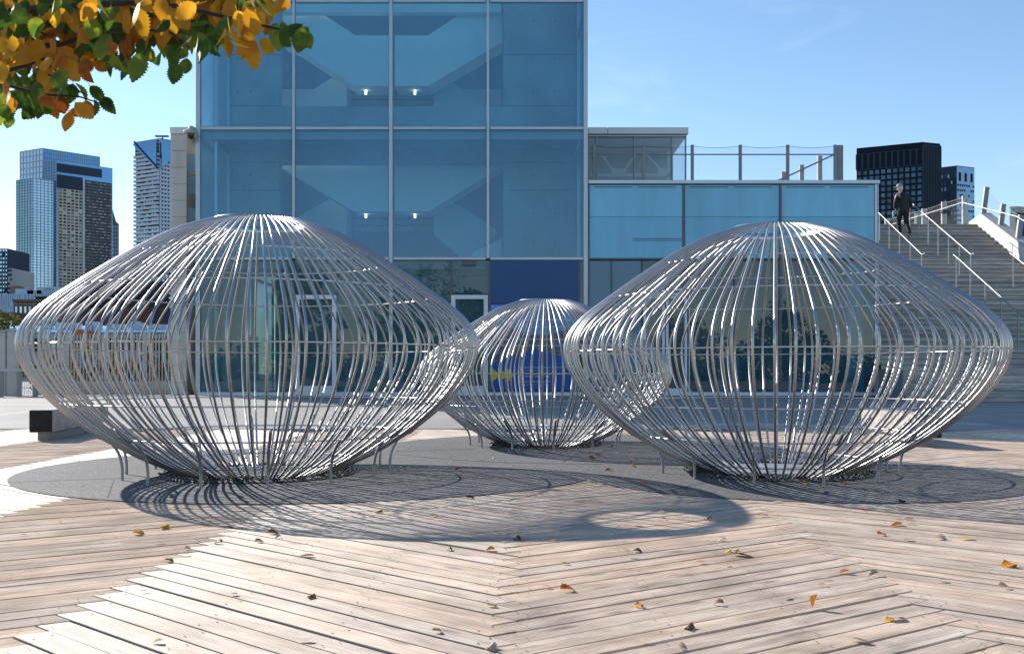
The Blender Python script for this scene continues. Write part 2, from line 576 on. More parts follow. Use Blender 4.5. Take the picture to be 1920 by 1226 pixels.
M['glass_pav'] = glass('pale_veiled_glass', (0.85, 0.94, 0.97), 1.3, film=(0.40, 0.58, 0.66), veil_f=0.35)  # pale veil painted on to brighten the dim pavilion
M['conc_in'] = concrete('board_formed_concrete', (0.52, 0.52, 0.51))
M['white_in'] = plain('white_painted_parapet', (0.92, 0.93, 0.94), 0.7, 0, 0.04, 1.0)
M['grey_in'] = plain('pale_grey_flight', (0.52, 0.53, 0.54), 0.75, 0, 0.06, 1.0)
M['dark_in'] = plain('dark_interior_wall', (0.16, 0.18, 0.20), 0.9, 0, 0.15, 0.8)
M['tread'] = plain('wooden_tread', (0.30, 0.26, 0.21), 0.7)
M['floor_in'] = plain('interior_floor', (0.26, 0.26, 0.25), 0.5)
M['lamp'] = emit('lit_wall_lamp', (1.0, 0.93, 0.80), 2.2)
M['frost'] = plain('frosted_blue_panel', (0.16, 0.48, 0.67), 0.25, 0.0, 0.13, 1.3, spec=0.7, rnd='object', amt=0.06, stretch=(1.6, 1.0, 0.35))
M['frost_lo'] = plain('frosted_blue_panel_backing', (0.13, 0.43, 0.62), 0.25, 0.0, 0.13, 1.3, spec=0.7, rnd='object', amt=0.06, stretch=(1.6, 1.0, 0.35))
M['frost_dark'] = plain('spandrel_blue_panel', (0.05, 0.155, 0.26), 0.2, 0.0, 0.08, 0.6, spec=0.7)
M['slot'] = plain('dark_blue_slot', (0.02, 0.11, 0.22), 0.4)
M['navy'] = plain('navy_blue_panel', (0.002, 0.06, 0.20), 0.35, 0, 0.08, 1.0)
M['banner'] = plain('royal_blue_vinyl', (0.005, 0.075, 0.32), 0.45, 0, 0.05, 1.0)
M['yellow'] = plain('yellow_print', (0.62, 0.45, 0.02), 0.5, 0, 0.03)
M['cyan'] = plain('pale_cyan_print', (0.30, 0.68, 0.85), 0.5, 0, 0.02)
M['ochre'] = plain('ochre_print', (0.42, 0.33, 0.06), 0.5, 0, 0.02)
M['tile'] = plain('cream_cladding_panel', (0.60, 0.58, 0.53), 0.5, 0, 0.12, 1.5, rnd='object', amt=0.06, stretch=(2, 1, 0.4))
M['white_cap'] = plain('white_metal_fascia', (0.70, 0.70, 0.69), 0.4, 0.1, 0.04, 0.8)
M['roofing'] = plain('roof_membrane', (0.2, 0.2, 0.2), 0.9)
M['stair_wood'] = plain('weathered_stair_timber', (0.40, 0.37, 0.34), 0.8, 0, 0.42, 3.0, 0.3, 30, rnd='object', amt=0.22, stretch=(0.5, 6.0, 6.0))
M['white_wall'] = plain('white_painted_wall', (0.60, 0.59, 0.57), 0.6, 0, 0.04, 1.2)
M['rail'] = plain('galvanised_rail', (0.28, 0.30, 0.32), 0.5, 0.6, 0.08, 4.0)
M['post_grey'] = plain('grey_painted_post', (0.24, 0.25, 0.26), 0.55, 0.2, 0.08, 3.0)
M['post_pale'] = plain('pale_grey_post', (0.42, 0.42, 0.41), 0.6, 0.1, 0.08, 3.0)
M['wire'] = plain('dark_wire', (0.06, 0.06, 0.065), 0.5, 0.5)
M['bench_top'] = plain('weathered_beam', (0.36, 0.33, 0.30), 0.8, 0, 0.3, 7.0, 0.5, 25)
M['bench_end'] = plain('dark_beam_end', (0.020, 0.016, 0.013), 0.8, 0, 0.5, 14.0, 0.5, 40)
M['plinth'] = concrete('bench_plinth_concrete', (0.34, 0.33, 0.31))
M['gravel'] = plain('dark_gravel', (0.085, 0.082, 0.078), 0.8, 0, 0.5, 20.0, rnd='island', amt=0.6)
M['grate'] = plain('galvanised_grate', (0.42, 0.43, 0.43), 0.45, 0.5, 0.1)
M['bark'] = plain('dark_bark', (0.035, 0.026, 0.02), 0.9, 0, 0.35, 30, 0.6, 60)
M['leaf_green'] = leaf_mat('green_leaf', (0.036, 0.085, 0.010), (0.08, 0.165, 0.015), (0.24, 0.30, 0.025), 0.6)
M['leaf_gold'] = leaf_mat('golden_leaf', (0.62, 0.26, 0.012), (0.70, 0.34, 0.016), (0.82, 0.50, 0.03), 0.62)
M['leaf_rust'] = leaf_mat('rust_leaf', (0.26, 0.065, 0.008), (0.56, 0.18, 0.010), (0.70, 0.32, 0.015), 0.6)
M['f_yellow'] = leaf_mat('fallen_yellow_leaf', (0.72, 0.42, 0.02), (0.75, 0.48, 0.03), (0.80, 0.55, 0.04), 0.35)
M['f_orange'] = leaf_mat('fallen_orange_leaf', (0.50, 0.15, 0.012), (0.58, 0.22, 0.015), (0.60, 0.28, 0.02), 0.3)
M['f_brown'] = leaf_mat('fallen_brown_leaf', (0.13, 0.055, 0.02), (0.20, 0.09, 0.035), (0.30, 0.15, 0.06), 0.2)
M['f_tan'] = leaf_mat('fallen_tan_leaf', (0.42, 0.29, 0.16), (0.50, 0.37, 0.22), (0.58, 0.46, 0.30), 0.25)
M['f_pale'] = leaf_mat('fallen_pale_leaf', (0.58, 0.47, 0.34), (0.66, 0.56, 0.42), (0.72, 0.62, 0.48), 0.25)
M['f_olive'] = leaf_mat('fallen_olive_leaf', (0.30, 0.20, 0.02), (0.36, 0.25, 0.03), (0.42, 0.30, 0.03), 0.3)
M['f_red'] = leaf_mat('fallen_red_leaf', (0.40, 0.02, 0.012), (0.48, 0.04, 0.015), (0.52, 0.08, 0.02), 0.3)
M['f_dark'] = leaf_mat('fallen_dark_leaf', (0.05, 0.02, 0.012), (0.08, 0.035, 0.018), (0.11, 0.05, 0.02), 0.15)

# ------------------------------------------------------------------ ground
def sst(t):
    t = max(0.0, min(1.0, t))
    return t * t * (3 - 2 * t)
DECK_FAR = 14.4
def gz(x, y):
    """plaza level: a gentle ramp up to the building"""
    if y < DECK_FAR: return -0.055
    a = max(0.0, min(1.0, (y - 14.4) / 9.6)) * 0.286
    return a * sst((x + 11.0) / 3.4) * (1 - 0.35 * sst((x - 7.0) / 3.0))

def lin(a, b, n): return [a + (b - a) * i / n for i in range(n)]
xs = [-3000, -1200, -500, -200, -90, -45, -25] + lin(-16, 20, 60) + [20, 30, 45, 90, 200, 500, 1200, 3000]
ys = [-3000, -1000, -300, -100, -40, -15, 0, 5, 10, 14.398, 14.402] + lin(14.6, 26, 38) + [26, 30, 36, 45, 60, 90, 160, 300, 700, 1500, 4000]
gv = [(x, y, gz(x, y)) for y in ys for x in xs]
nx = len(xs)
gf = [(j * nx + i, j * nx + i + 1, (j + 1) * nx + i + 1, (j + 1) * nx + i) for j in range(len(ys) - 1) for i in range(nx - 1)]
g = MB().add(gv, gf).build('ground', M['plaza'], None, True)
tag(g, 'pale concrete plaza rising gently towards the building', None, None, 'structure')

# ------------------------------------------------------------------ timber deck: chevron strips of planks
deck = MB().box(-15, 15, -3.0, DECK_FAR, -0.05, -0.034).build('timber_deck', M['subdeck'])
tag(deck, 'weathered timber deck laid in chevron strips', None, None, 'structure')
PIT, STRIP, SK = 0.14, 1.453, 0.0177
da = Vector((-2125.0, 1867.0)).normalized()
db = Vector((2775.0, 1867.0)).normalized()
# t1*da + t2*db = PIT*(SK,1)
det = da.x * db.y - db.x * da.y
t1 = (PIT * SK * db.y - db.x * PIT) / det
t2 = (da.x * PIT - PIT * SK * da.y) / det
sdir = Vector((SK, 1.0)) * PIT
seam = {0: Vector((-0.035, 0.02))}                     # right-hand tooth of seam 0
def step_to(r, d, sgn):
    # travel along d until the next seam line
    # x - SK*y increases by STRIP*sgn
    k = d.x - SK * d.y
    return r + d * (STRIP * sgn / k)
for k in range(0, 9):
    typ = 'b' if k % 2 == 0 else 'a'
    seam[k + 1] = step_to(seam[k], db if typ == 'b' else da, 1)
for k in range(0, -9, -1):
    typ = 'b' if (k - 1) % 2 == 0 else 'a'
    seam[k - 1] = step_to(seam[k], db if typ == 'b' else da, -1)
for k in seam:                                          # bring tooth zero of each seam near y = 0
    r = seam[k]
    n = math.floor(r.y / PIT)
    seam[k] = r - sdir * n

def plank_poly(k, i):
    """outline of plank i in strip k (between seam k and k+1)"""
    typ = 'b' if k % 2 == 0 else 'a'
    A, B = seam[k], seam[k + 1]
    if typ == 'b':
        # left end R_{i}->L_{i} of seam k ; right end of seam k+1 shifted to lie on the same lines
        R0 = A + sdir * i
        L0 = R0 + da * t1
        T = step_to(R0, db, 1)
        R1 = T
        L1 = R1 + da * t1
        return [R0, R1, L1, L0], db
    else:
        Lr = B + sdir * i + da * t1                     # L_i on right seam
        Rr = B + sdir * (i + 1)
        Ll = step_to(Lr, da, -1)
        Rl = step_to(Rr, da, -1)
        return [Ll, Lr, Rr, Rl], da

def inset_poly(pts, d, gw, ge):
    """shrink a parallelogram: gw from the long sides, ge from the ends"""
    c = sum((p for p in pts), Vector((0, 0))) / 4
    nrm = Vector((-d.y, d.x))
    out = []
    for p in pts:
        q = p - c
        along, acr = q.dot(d), q.dot(nrm)
        e = (pts[3] - pts[0]) if abs((pts[1] - pts[0]).normalized().dot(d)) > 0.9 else (pts[1] - pts[0])
        e = e.normalized()
        if e.dot(nrm) < 0: e = -e
        # move along end edge direction for width, along d for ends
        s = e * (gw / e.dot(nrm)) * (-1 if acr > 0 else 1)
        l = d * ge * (-1 if along > 0 else 1)
        out.append(p + s + l)
    return out

def plank_shape(pts, d, z, thick=0.03, ch=0.0016):
    low = pts
    top = inset_poly(pts, d, ch, ch)
    vs = [(p.x, p.y, z - thick) for p in low] + [(p.x, p.y, z - ch) for p in low] + [(p.x, p.y, z) for p in top]
    fs = [(8, 9, 10, 11)]
    for i in range(4):
        j = (i + 1) % 4
        fs.append((i, j, 4 + j, 4 + i))
        fs.append((4 + i, 4 + j, 8 + j, 8 + i))
    return vs, fs

def shows(c, mrg=1.3):
    X, Y = c.x, c.y
    if Y < (2.2 if mrg < 1 else 1.2) or Y > DECK_FAR + 0.5: return False
    return abs(X) < Y * 0.514 + mrg

planks = []
for k in range(-8, 8):
    for i in range(-25, 125):
        pts, d = plank_poly(k, i)
        c = sum((p for p in pts), Vector((0, 0))) / 4
        if not shows(c, 3.0): continue
        if max(p.y for p in pts) > DECK_FAR + 0.35: continue
        planks.append((c.y, k, i, pts, d, c))
planks.sort(key=lambda t: (not shows(t[5], 0.7), t[0]))       # the planks in view first, nearest first
def uv_set(me, d, c):
    uvl = me.uv_layers.new(name='UVMap')
    nrm = Vector((-d.y, d.x))
    for lp in me.loops:
        v = me.vertices[lp.vertex_index].co
        q = Vector((v.x - c.x, v.y - c.y))
        uvl.data[lp.index].uv = (q.dot(d), q.dot(nrm) + v.z)
proto = {}
N_OWN = 296
far = MB()
far_uv, far_rnd = [], []
for n, (yy, k, i, pts, d, c) in enumerate(planks):
    gap = random.choice((0.0034, 0.0042, 0.0054, 0.0075))
    dz = random.uniform(-0.0022, 0.0022)
    if n < N_OWN:
        key = (d is db, gap)
        if key not in proto:
            q = [p - c for p in inset_poly(pts, d, gap, 0.0015)]
            vs, fs = plank_shape(q, d, 0.0)
            me = bpy.data.meshes.new('plank')
            me.from_pydata(vs, [], fs)
            uv_set(me, d, Vector((0, 0)))
            me.materials.append(M['wood'])
            proto[key] = me
        o = bpy.data.objects.new('plank', proto[key])
        col.objects.link(o)
        o.parent = deck
        o.location = (c.x, c.y, dz)
        o.rotation_euler = (random.uniform(-0.0012, 0.0012), random.uniform(-0.0012, 0.0012), random.uniform(-0.0009, 0.0009))
    else:
        q = inset_poly(pts, d, gap, 0.0015)
        vs, fs = plank_shape(q, d, dz)
        nrm = Vector((-d.y, d.x))
        far.add(vs, fs)
        u = [((Vector((v[0], v[1])) - c).dot(d), (Vector((v[0], v[1])) - c).dot(nrm) + v[2]) for v in vs]
        far_uv += u
        far_rnd += [random.random()] * len(vs)
me = far.mesh('plank')
uvl = me.uv_layers.new(name='UVMap')
for lp in me.loops: uvl.data[lp.index].uv = far_uv[lp.vertex_index]
at = me.attributes.new('rnd', 'FLOAT', 'POINT')
at.data.foreach_set('value', far_rnd)
me.materials.append(M['wood_far'])
fo = link('far_planks', me, deck)
tag(fo, 'weathered deck planks farther back', None, None, 'stuff')
# nail heads along the seams nearby
nails = MB()
for (yy, k, i, pts, d, c) in planks:
    if yy > 6.5: continue
    nrm = Vector((-d.y, d.x))
    L = max(abs((p - c).dot(d)) for p in pts) - 0.085
    for e in (-1, -0.33, 0.33, 1):
        for s in (-1, 1):
            p = c + d * (L * e + random.uniform(-0.008, 0.008)) + nrm * (s * 0.03 + random.uniform(-0.004, 0.004))
            nails.add([(p.x + 0.0042 * math.cos(a), p.y + 0.0042 * math.sin(a), 0.0032) for a in (0, 1.05, 2.1, 3.15, 4.2, 5.25)], [(0, 1, 2, 3, 4, 5)])
no = nails.build('nail_heads', plain('rusty_nail', (0.06, 0.05, 0.045), 0.7, 0.3), deck)
tag(no, None, None, None, 'stuff')

# ------------------------------------------------------------------ granular paving circles
def paved_circle(name, cx, cy, r, z, label):
    m = MB()
    n = 128
    rim = [(cx + r * math.cos(2 * math.pi * k / n), cy + r * math.sin(2 * math.pi * k / n)) for k in range(n)]
    vs = [(x, y, z) for x, y in rim] + [(x, y, -0.033) for x, y in rim]
    fs = [tuple(range(n))] + [(k + n, (k + 1) % n + n, (k + 1) % n, k) for k in range(n)]
    o = m.add(vs, fs).build(name, M['mat'])
    tag(o, label, None, None, 'structure')
    return o
pc1 = paved_circle('paved_circle', -1.62, 8.50, 2.40, 0.006, 'large grey paved circle under the left steel cage')
pc2 = paved_circle('paved_circle', 2.25, 7.86, 1.72, 0.0074, 'grey paved circle under the right steel cage')
pc3 = paved_circle('paved_circle', 0.78, 10.95, 2.18, 0.0088, 'grey paved circle under the small middle cage')
for (pc, z, lines) in ((pc3, 0.0098, [((0.72, 10.15), (0.45, 8.92)), ((1.45, 10.3), (1.5, 9.0)), ((-0.4, 10.5), (-1.2, 10.2))]),
                       (pc2, 0.0084, [((1.5, 7.4), (1.05, 6.75)), ((2.6, 6.9), (2.9, 6.3))]),
                       (pc1, 0.0070, [((-2.9, 7.6), (-3.7, 7.3)), ((-3.0, 7.5), (-2.6, 6.4)), ((0.0, 8.6), (0.6, 8.0))])):
    for a, b in lines:
        MB().bar((a[0], a[1], z), (b[0], b[1], z), 0.008, 0.001, (0, 0, 1)).build('paving_joint', M['wire'], pc)

# ------------------------------------------------------------------ steel rod cages
PROF = [(0.38, -0.035), (0.52, 0.0), (0.74, 0.085), (0.985, 0.205), (1.295, 0.405), (1.55, 0.635), (1.695, 0.84), (1.742, 1.0), (1.725, 1.12),
        (1.65, 1.235), (1.542, 1.335), (1.365, 1.465), (1.135, 1.625), (0.885, 1.785), (0.635, 1.92), (0.37, 2.012)]
def catmull(pts, n):
    out = []
    for i in range(len(pts) - 1):
        p0 = Vector(pts[max(0, i - 1)]); p1 = Vector(pts[i]); p2 = Vector(pts[i + 1]); p3 = Vector(pts[min(len(pts) - 1, i + 2)])
        for j in range(n):
            t = j / n
            out.append(0.5 * ((2 * p1) + (p2 - p0) * t + (2 * p0 - 5 * p1 + 4 * p2 - p3) * t * t + (3 * p1 - p0 - 3 * p2 + p3) * t ** 3))
    out.append(Vector(pts[-1]))
    return out
CURVE = catmull(PROF, 4)
def prof_r(z):
    c = [p for p in CURVE]
    for a, b in zip(c, c[1:]):
        if a.y <= z <= b.y: return a.x + (b.x - a.x) * (z - a.y) / max(1e-6, b.y - a.y)
    return c[-1].x

def make_cage(cx, cy, s, n_rod, n_short, n_leg, leg_r, rot, label, ring_z, tilt=(0, 0), grate_pale=False, rod_d=0.0172):
    root = empty('steel_rod_cage', (cx, cy, 0), label, 'sculpture', 'steel rod cages on the plaza')
    root.rotation_euler = (tilt[0], tilt[1], 0)
    rr = rod_d / 2
    pts = [Vector((p.x * s, 0, p.y * s)) for p in CURVE]
    rod = MB().tube(pts, rr, 8).mesh('rod', True)
    rod.materials.append(M['steel'])
    for k in range(n_rod):
        o = link('rod', rod, root, (0, 0, 0))
        o.rotation_euler = (random.uniform(-0.001, 0.001), random.uniform(-0.001, 0.001), rot + 2 * math.pi * (k + random.uniform(-0.035, 0.035)) / n_rod)
    for grp, zt in ((0, ring_z[-1]), (1, ring_z[-2])):
        sp = [p for p in pts if p.z <= zt * s + 0.02]
        sh = MB().tube(sp, rr, 8).mesh('rod', True)
        sh.materials.append(M['steel'])
        for k in range(grp, n_short, 2):
            o = link('short_rod', sh, root, (0, 0, 0))
            o.rotation_euler = (0, 0, rot + 2 * math.pi * (round((k + 0.3) * n_rod / n_short) + 0.5) / n_rod)
    for z in ring_z:
        r = prof_r(z) * s - rr - 0.003
        m = MB()
        path = [(r * math.cos(2 * math.pi * k / 96), r * math.sin(2 * math.pi * k / 96), z * s) for k in range(97)]
        m.tube(path, 0.0062, 6, False)
        me = m.mesh('ring', True); me.materials.append(M['ring'])
        link('ring', me, root, (0, 0, 0))
    # flat band at the crown
    rt, zt = PROF[-1][0] * s, PROF[-1][1] * s
    me = MB().lathe([(rt - 0.012, zt - 0.03), (rt - 0.004, zt - 0.03), (rt - 0.004, zt + 0.012), (rt - 0.012, zt + 0.012), (rt - 0.012, zt - 0.03)], 72).mesh('crown_band', True)
    me.materials.append(M['ring'])
    link('crown_band', me, root, (0, 0, 0))
    # support legs: rise from the ground, then curve out to lie against the rods
    zj = 0.43
    rj = prof_r(zj) * s
    lp = [(leg_r, -0.02), (leg_r, 0.06), (leg_r + 0.003, 0.12), (leg_r + 0.018, 0.19), (leg_r + 0.055, 0.26), (leg_r + 0.115, 0.325)]
    lp = [(r, z * s) for r, z in lp]
    q0 = lp[-1]
    lp += [(rj - 0.13 * s, (zj - 0.09) * s - 0.012), (prof_r(zj) * s - 0.025, zj * s - 0.012)] if rj - 0.13 * s > q0[0] + 0.02 else [(prof_r(zj) * s - 0.02, zj * s - 0.012)]
    lpath = [Vector((p.x, 0, p.y)) for p in catmull(lp, 4)]
    leg = MB().tube(lpath, 0.0108, 10).mesh('leg', True)
    leg.materials.append(M['steel_leg'])
    for k in range(n_leg):
        o = link('leg', leg, root, (0, 0, 0))
        o.rotation_euler = (0, 0, rot + 0.05 + 2 * math.pi * k / n_leg)
    # drain grate in the middle of the base
    gr = 0.42 * s
    m = MB()
    m.lathe([(gr, 0.012), (gr, 0.03), (gr - 0.04, 0.03), (gr - 0.04, 0.012)], 48)
    for k in range(-11, 12):
        x = k * gr / 12
        L = math.sqrt(max(0, (gr - 0.02) ** 2 - x * x))
        if L > 0.03: m.box(x - 0.005, x + 0.005, -L, L, 0.014, 0.026)
    me = m.mesh('floor_grate'); me.materials.append(M['grate'])
    link('floor_grate', me, root, (0, 0, 0))
    if grate_pale:
        me = MB().lathe([(gr + 0.02, 0.012), (gr + 0.02, 0.038), (0.001, 0.038)], 48).mesh('cover_plate'); me.materials.append(M['grate'])
        link('cover_plate', me, root, (0, 0, 0))
    # gravel ring (uncountable)
    m = MB()
    m.lathe([(0.40 * s, 0.019), (0.74 * s, 0.019), (0.76 * s, 0.012)], 64, (cx, cy, 0))
    for k in range(900):
        a = random.uniform(0, 2 * math.pi)
        r = math.sqrt(random.uniform((0.45 * s) ** 2, (0.77 * s) ** 2))
        q = random.uniform(0.006, 0.015)
        x, y, z = cx + r * math.cos(a), cy + r * math.sin(a), 0.02 + q * random.uniform(0.1, 0.9) 
        vs = [Vector((q * random.uniform(0.6, 1.2), 0, 0)), Vector((0, q * random.uniform(0.6, 1.2), 0)), Vector((-q * random.uniform(0.6, 1.2), 0, 0)), Vector((0, -q * random.uniform(0.6, 1.2), 0)), Vector((0, 0, q * 0.8)), Vector((0, 0, -q * 0.8))]
        rm = Matrix.Rotation(random.uniform(0, 3), 3, 'Z') @ Matrix.Rotation(random.uniform(-0.6, 0.6), 3, 'X')
        m.add([rm @ v + Vector((x, y, z)) for v in vs], [(0, 1, 4), (1, 2, 4), (2, 3, 4), (3, 0, 4), (1, 0, 5), (2, 1, 5), (3, 2, 5), (0, 3, 5)])
    return root, m

RZ = (0.11, 0.33, 0.585, 1.005, 1.435, 1.70)
c1, m1 = make_cage(-2.018, 7.96, 1.0, 90, 18, 14, 1.035, 0.03, 'large steel rod cage on the left of the plaza', RZ, (0.0, 0.0))
tag(m1.build('gravel', M['gravel']), 'dark gravel ring round the foot of the left cage', 'gravel', None, 'stuff')
c2, m2 = make_cage(2.135, 8.05, 0.978, 80, 14, 12, 0.935, 0.05, 'large steel rod cage on the right before the stairs', RZ, (0.004, -0.004), True, 0.0190)
tag(m2.build('gravel', M['gravel']), 'dark gravel ring round the foot of the right cage', 'gravel', None, 'stuff')
c3, m3 = make_cage(0.372, 11.12, 0.80, 84, 12, 12, 0.84, 0.02, 'small steel rod cage in the middle before the blue banner', RZ, (0, 0), False, 0.0175)
tag(m3.build('gravel', M['gravel']), 'dark gravel ring round the foot of the small middle cage', 'gravel', None, 'stuff')

# ------------------------------------------------------------------ glass stair tower
DB = 24.0
def bx(x): return (x - CX) * DB / F
def bz(y): return H + (HY - y) * DB / F
GZ = gz(0, 24.0)
tower = empty('glass_stair_tower', (bx(735), DB, GZ), 'tall blue glass tower with crossing white stairs inside', 'building')
MXS = (372, 551, 733, 915, 1098)
TOP_Y = -330
hz_rows = (-240, 3, 241, 485)
TDEP = 7.4
for x in MXS:
    w = 0.10 if x in (372, 1098) else (0.085 if x == 733 else 0.06)
    MB().bevbox(bx(x) - w / 2, bx(x) + w / 2, DB - 0.05, DB + 0.08, bz(740) if x in (372, 733, 1098) else bz(485), bz(TOP_Y), 0.006).build('mullion', M['alu'], tower)
for y in hz_rows:
    for a, b in zip(MXS, MXS[1:]):
        MB().bevbox(bx(a) + 0.052, bx(b) - 0.052, DB - 0.035, DB + 0.07, bz(y) - 0.035, bz(y) + 0.035, 0.006).build('transom', M['alu'], tower)
MB().bevbox(bx(372) - 0.05, bx(1098) + 0.05, DB - 0.06, DB + 0.10, bz(742), bz(735), 0.006).build('sill', M['alu_pale'], tower)
for y0, y1 in zip(hz_rows, hz_rows[1:]):
    for a, b in zip(MXS, MXS[1:]):
        MB().quad((bx(a), DB, bz(y1)), (bx(b), DB, bz(y1)), (bx(b), DB, bz(y0)), (bx(a), DB, bz(y0))).build('glass_pane', M['glass'], tower)
# side walls: glazed, with mullions; left veil added to block sunbeams
for sx, nm in ((372, -1), (1098, 1)):
    X = bx(sx)
    for j in range(3):
        ya, yb = DB + 0.1 + j * TDEP / 3, DB + 0.1 + (j + 1) * TDEP / 3
        for y0, y1 in zip(hz_rows + (740,), (3, 241, 485, 740)):
            if y1 <= y0: continue
            MB().quad((X, ya, bz(y1)), (X, yb, bz(y1)), (X, yb, bz(y0)), (X, ya, bz(y0))).build('side_pane', M['glass_side'] if nm < 0 else M['glass_clear'], tower)
        MB().box(X - 0.04, X + 0.04, yb - 0.04, yb + 0.04, bz(740), bz(TOP_Y)).build('mullion', M['alu'], tower)
    for y in hz_rows:
        MB().box(X - 0.03, X + 0.03, DB + 0.09, DB + 0.1 + TDEP, bz(y) - 0.04, bz(y) + 0.04).build('transom', M['alu'], tower)
# back wall, roof, slabs
MB().box(bx(372) + 0.05, bx(1098) - 0.05, DB + TDEP + 0.15, DB + TDEP + 0.4, 0, bz(TOP_Y)).build('rear_wall', M['conc_in'], tower)
MB().quad((bx(372), DB, bz(TOP_Y) + 0.06), (bx(1098), DB, bz(TOP_Y) + 0.06), (bx(1098), DB + TDEP, bz(TOP_Y) + 0.06), (bx(372), DB + TDEP, bz(TOP_Y) + 0.06)).build('added_roof_glass', M['glass_side'], tower)  # roof out of view, glazed to let added daylight into the stairwell
MB().box(bx(372) - 0.05, bx(1098) + 0.05, DB - 0.04, DB + 0.3, bz(TOP_Y) + 0.002, bz(TOP_Y) + 0.25).build('roof_rim', M['roofing'], tower)
MB().box(bx(372) + 0.06, bx(1098) - 0.06, DB + 0.09, DB + TDEP + 0.14, GZ - 0.1, GZ + 0.012).build('floor', M['floor_in'], tower)
def ip(x, y, D):          # a point behind the facade
    return P(x, y, D)
def ibox(x0, x1, y0, y1, D, dep, name, mat):
    a, b = P(x0, y1, D), P(x1, y0, D)
    return MB().box(a.x, b.x, D, D + dep, a.z, b.z).build(name, mat, tower)
CW = 26.6
# board-formed concrete either side of the stairwell, in lifts with recessed joints
for (xa, xb) in ((400, 524), (944, 1078)):
    for (ya, yb) in ((-235, -39), (-37, 102), (104, 198), (306, 356), (358, 482)):
        ibox(xa, xb, ya, yb, CW, 0.35, 'concrete_wall', M['conc_in'])
    ibox(xa + 1, xb - 1, -235, 482, CW + 0.03, 0.30, 'wall_core', M['dark_in'])
for (ya, yb) in ((200, 304),):
    ibox(400, 1078, ya, yb, CW - 0.02, 0.45, 'spandrel_beam', M['conc_in'])
for y in (241, 485):      # floor slab edges at the glass
    a, b = P(378, y + 4, DB + 0.3), P(1092, y - 3, DB + 0.3)
    MB().box(a.x, b.x, DB + 0.25, CW - 0.05, a.z, b.z).build('floor_slab', M['conc_in'], tower)
    MB().box(a.x, b.x, DB + 0.16, DB + 0.22, bz(y + 18), bz(y + 3)).build('slab_fascia', M['grey_in'], tower)
ibox(400, 1078, 484, 489, CW, 4.3, 'ceiling', M['grey_in'])
# small formwork tie holes
for xh in (445, 470, 1000, 1040):
    for yh in (40, 110, 172, 330, 400, 455):
        c = P(xh, yh, CW)
        MB().tube([(c.x, CW - 0.003, c.z), (c.x, CW + 0.002, c.z)], 0.028, 10).build('tie_hole', M['dark_in'], tower)
# crossing stairs: solid white parapets, soffits behind, landings in the middle
def flight(pts, D, dep, mat, name='stair_parapet'):
    return MB().prism([P(x, y, D) for x, y in pts], (0, dep, 0)).build(name, mat, tower)
FD = 27.2
flight([(526, 27), (605, 27), (666, 67), (728, 67), (728, 162), (664, 162), (552, 88), (526, 78)], FD, 0.9, M['white_in'])
flight([(740, 67), (803, 67), (862, 28), (941, 28), (941, 80), (803, 162), (740, 162)], FD, 0.9, M['white_in'])
flight([(526, 306), (728, 306), (728, 397), (664, 397), (526, 314)], FD, 0.9, M['white_in'])
flight([(740, 306), (941, 306), (941, 313), (803, 397), (740, 397)], FD, 0.9, M['white_in'])
FD2 = 28.6
flight([(537, 201), (621, 147), (650, 160), (650, 201)], FD2, 0.9, M['grey_in'])
flight([(813, 201), (813, 158), (841, 148), (915, 201)], FD2, 0.9, M['grey_in'])
flight([(505, 486), (505, 440), (618, 373), (650, 392), (650, 470), (625, 486)], FD2, 0.9, M['grey_in'])
flight([(813, 440), (813, 392), (845, 375), (930, 430), (930, 440), (880, 486), (868, 486)], FD2, 0.9, M['grey_in'])
flight([(893, 470), (941, 448), (941, 484), (880, 484)], 27.6, 0.3, M['white_in'])
for y0 in (163, 398):
    for k in range(3):
        ibox(652, 812, y0 + k * 13, y0 + k * 13 + 10, 29.8 - 0.2 * k, 0.3, 'stair_tread', M['tread'])
ibox(527, 940, 5, 24, FD - 0.35, 0.25, 'white_beam', M['white_in'])
ibox(527, 940, -232, -190, CW, 0.4, 'spandrel_beam', M['conc_in'])
ibox(528, 940, 168, 199, 30.4, 0.2, 'stair_back_wall', M['grey_in'])
ibox(526, 942, -230, 486, 30.7, 0.2, 'shadow_toned_wall', M['dark_in'])  # dark colour stands in for shadow on the back wall
for (x, y) in ((686, 171), (778, 171), (686, 402), (778, 402)):
    c = P(x, y, 27.6)
    MB().tube([(c.x, 27.6, c.z - 0.10), (c.x, 27.6, c.z + 0.10)], 0.032, 12).build('wall_lamp', M['lamp'], tower)
# corner posts and pipe inside the left corner
MB().box(bx(394), bx(399), DB + 0.35, DB + 0.5, GZ, bz(TOP_Y)).build('inner_post', M['white_in'], tower)
MB().box(bx(402), bx(411), DB + 0.7, DB + 0.78, GZ, bz(488)).build('inner_curtain', M['grey_in'], tower)
# ground floor glazing
gm = (372, 482, 551, 634, 733, 843, 917)
def gpane(x0, x1, y0, y1, mat=None, parent=tower, name='glass_pane'):
    return MB().quad((bx(x0), DB + 0.01, bz(y1)), (bx(x1), DB + 0.01, bz(y1)), (bx(x1), DB + 0.01, bz(y0)), (bx(x0), DB + 0.01, bz(y0))).build(name, mat or M['glass_ground'], parent)
def gbar(x0, x1, y0, y1, mat, parent=tower, name='mullion', pro=0.03):
    return MB().bevbox(bx(x0), bx(x1), DB - pro, DB + 0.06, bz(y1), bz(y0), 0.004).build(name, mat, parent)
gpane(376, 553, 489, 735)
gpane(553, 632, 489, 551)
gpane(632, 730, 489, 735)
gpane(736, 845, 489, 735)
gpane(845, 917, 489, 551)
for x in (551, 633): gbar(x - 1.5, x + 1.5, 489, 553, M['mullion_dark'])
gbar(843, 847, 489, 553, M['mullion_dark'])
gbar(916, 920, 489, 735, M['mullion_dark'])
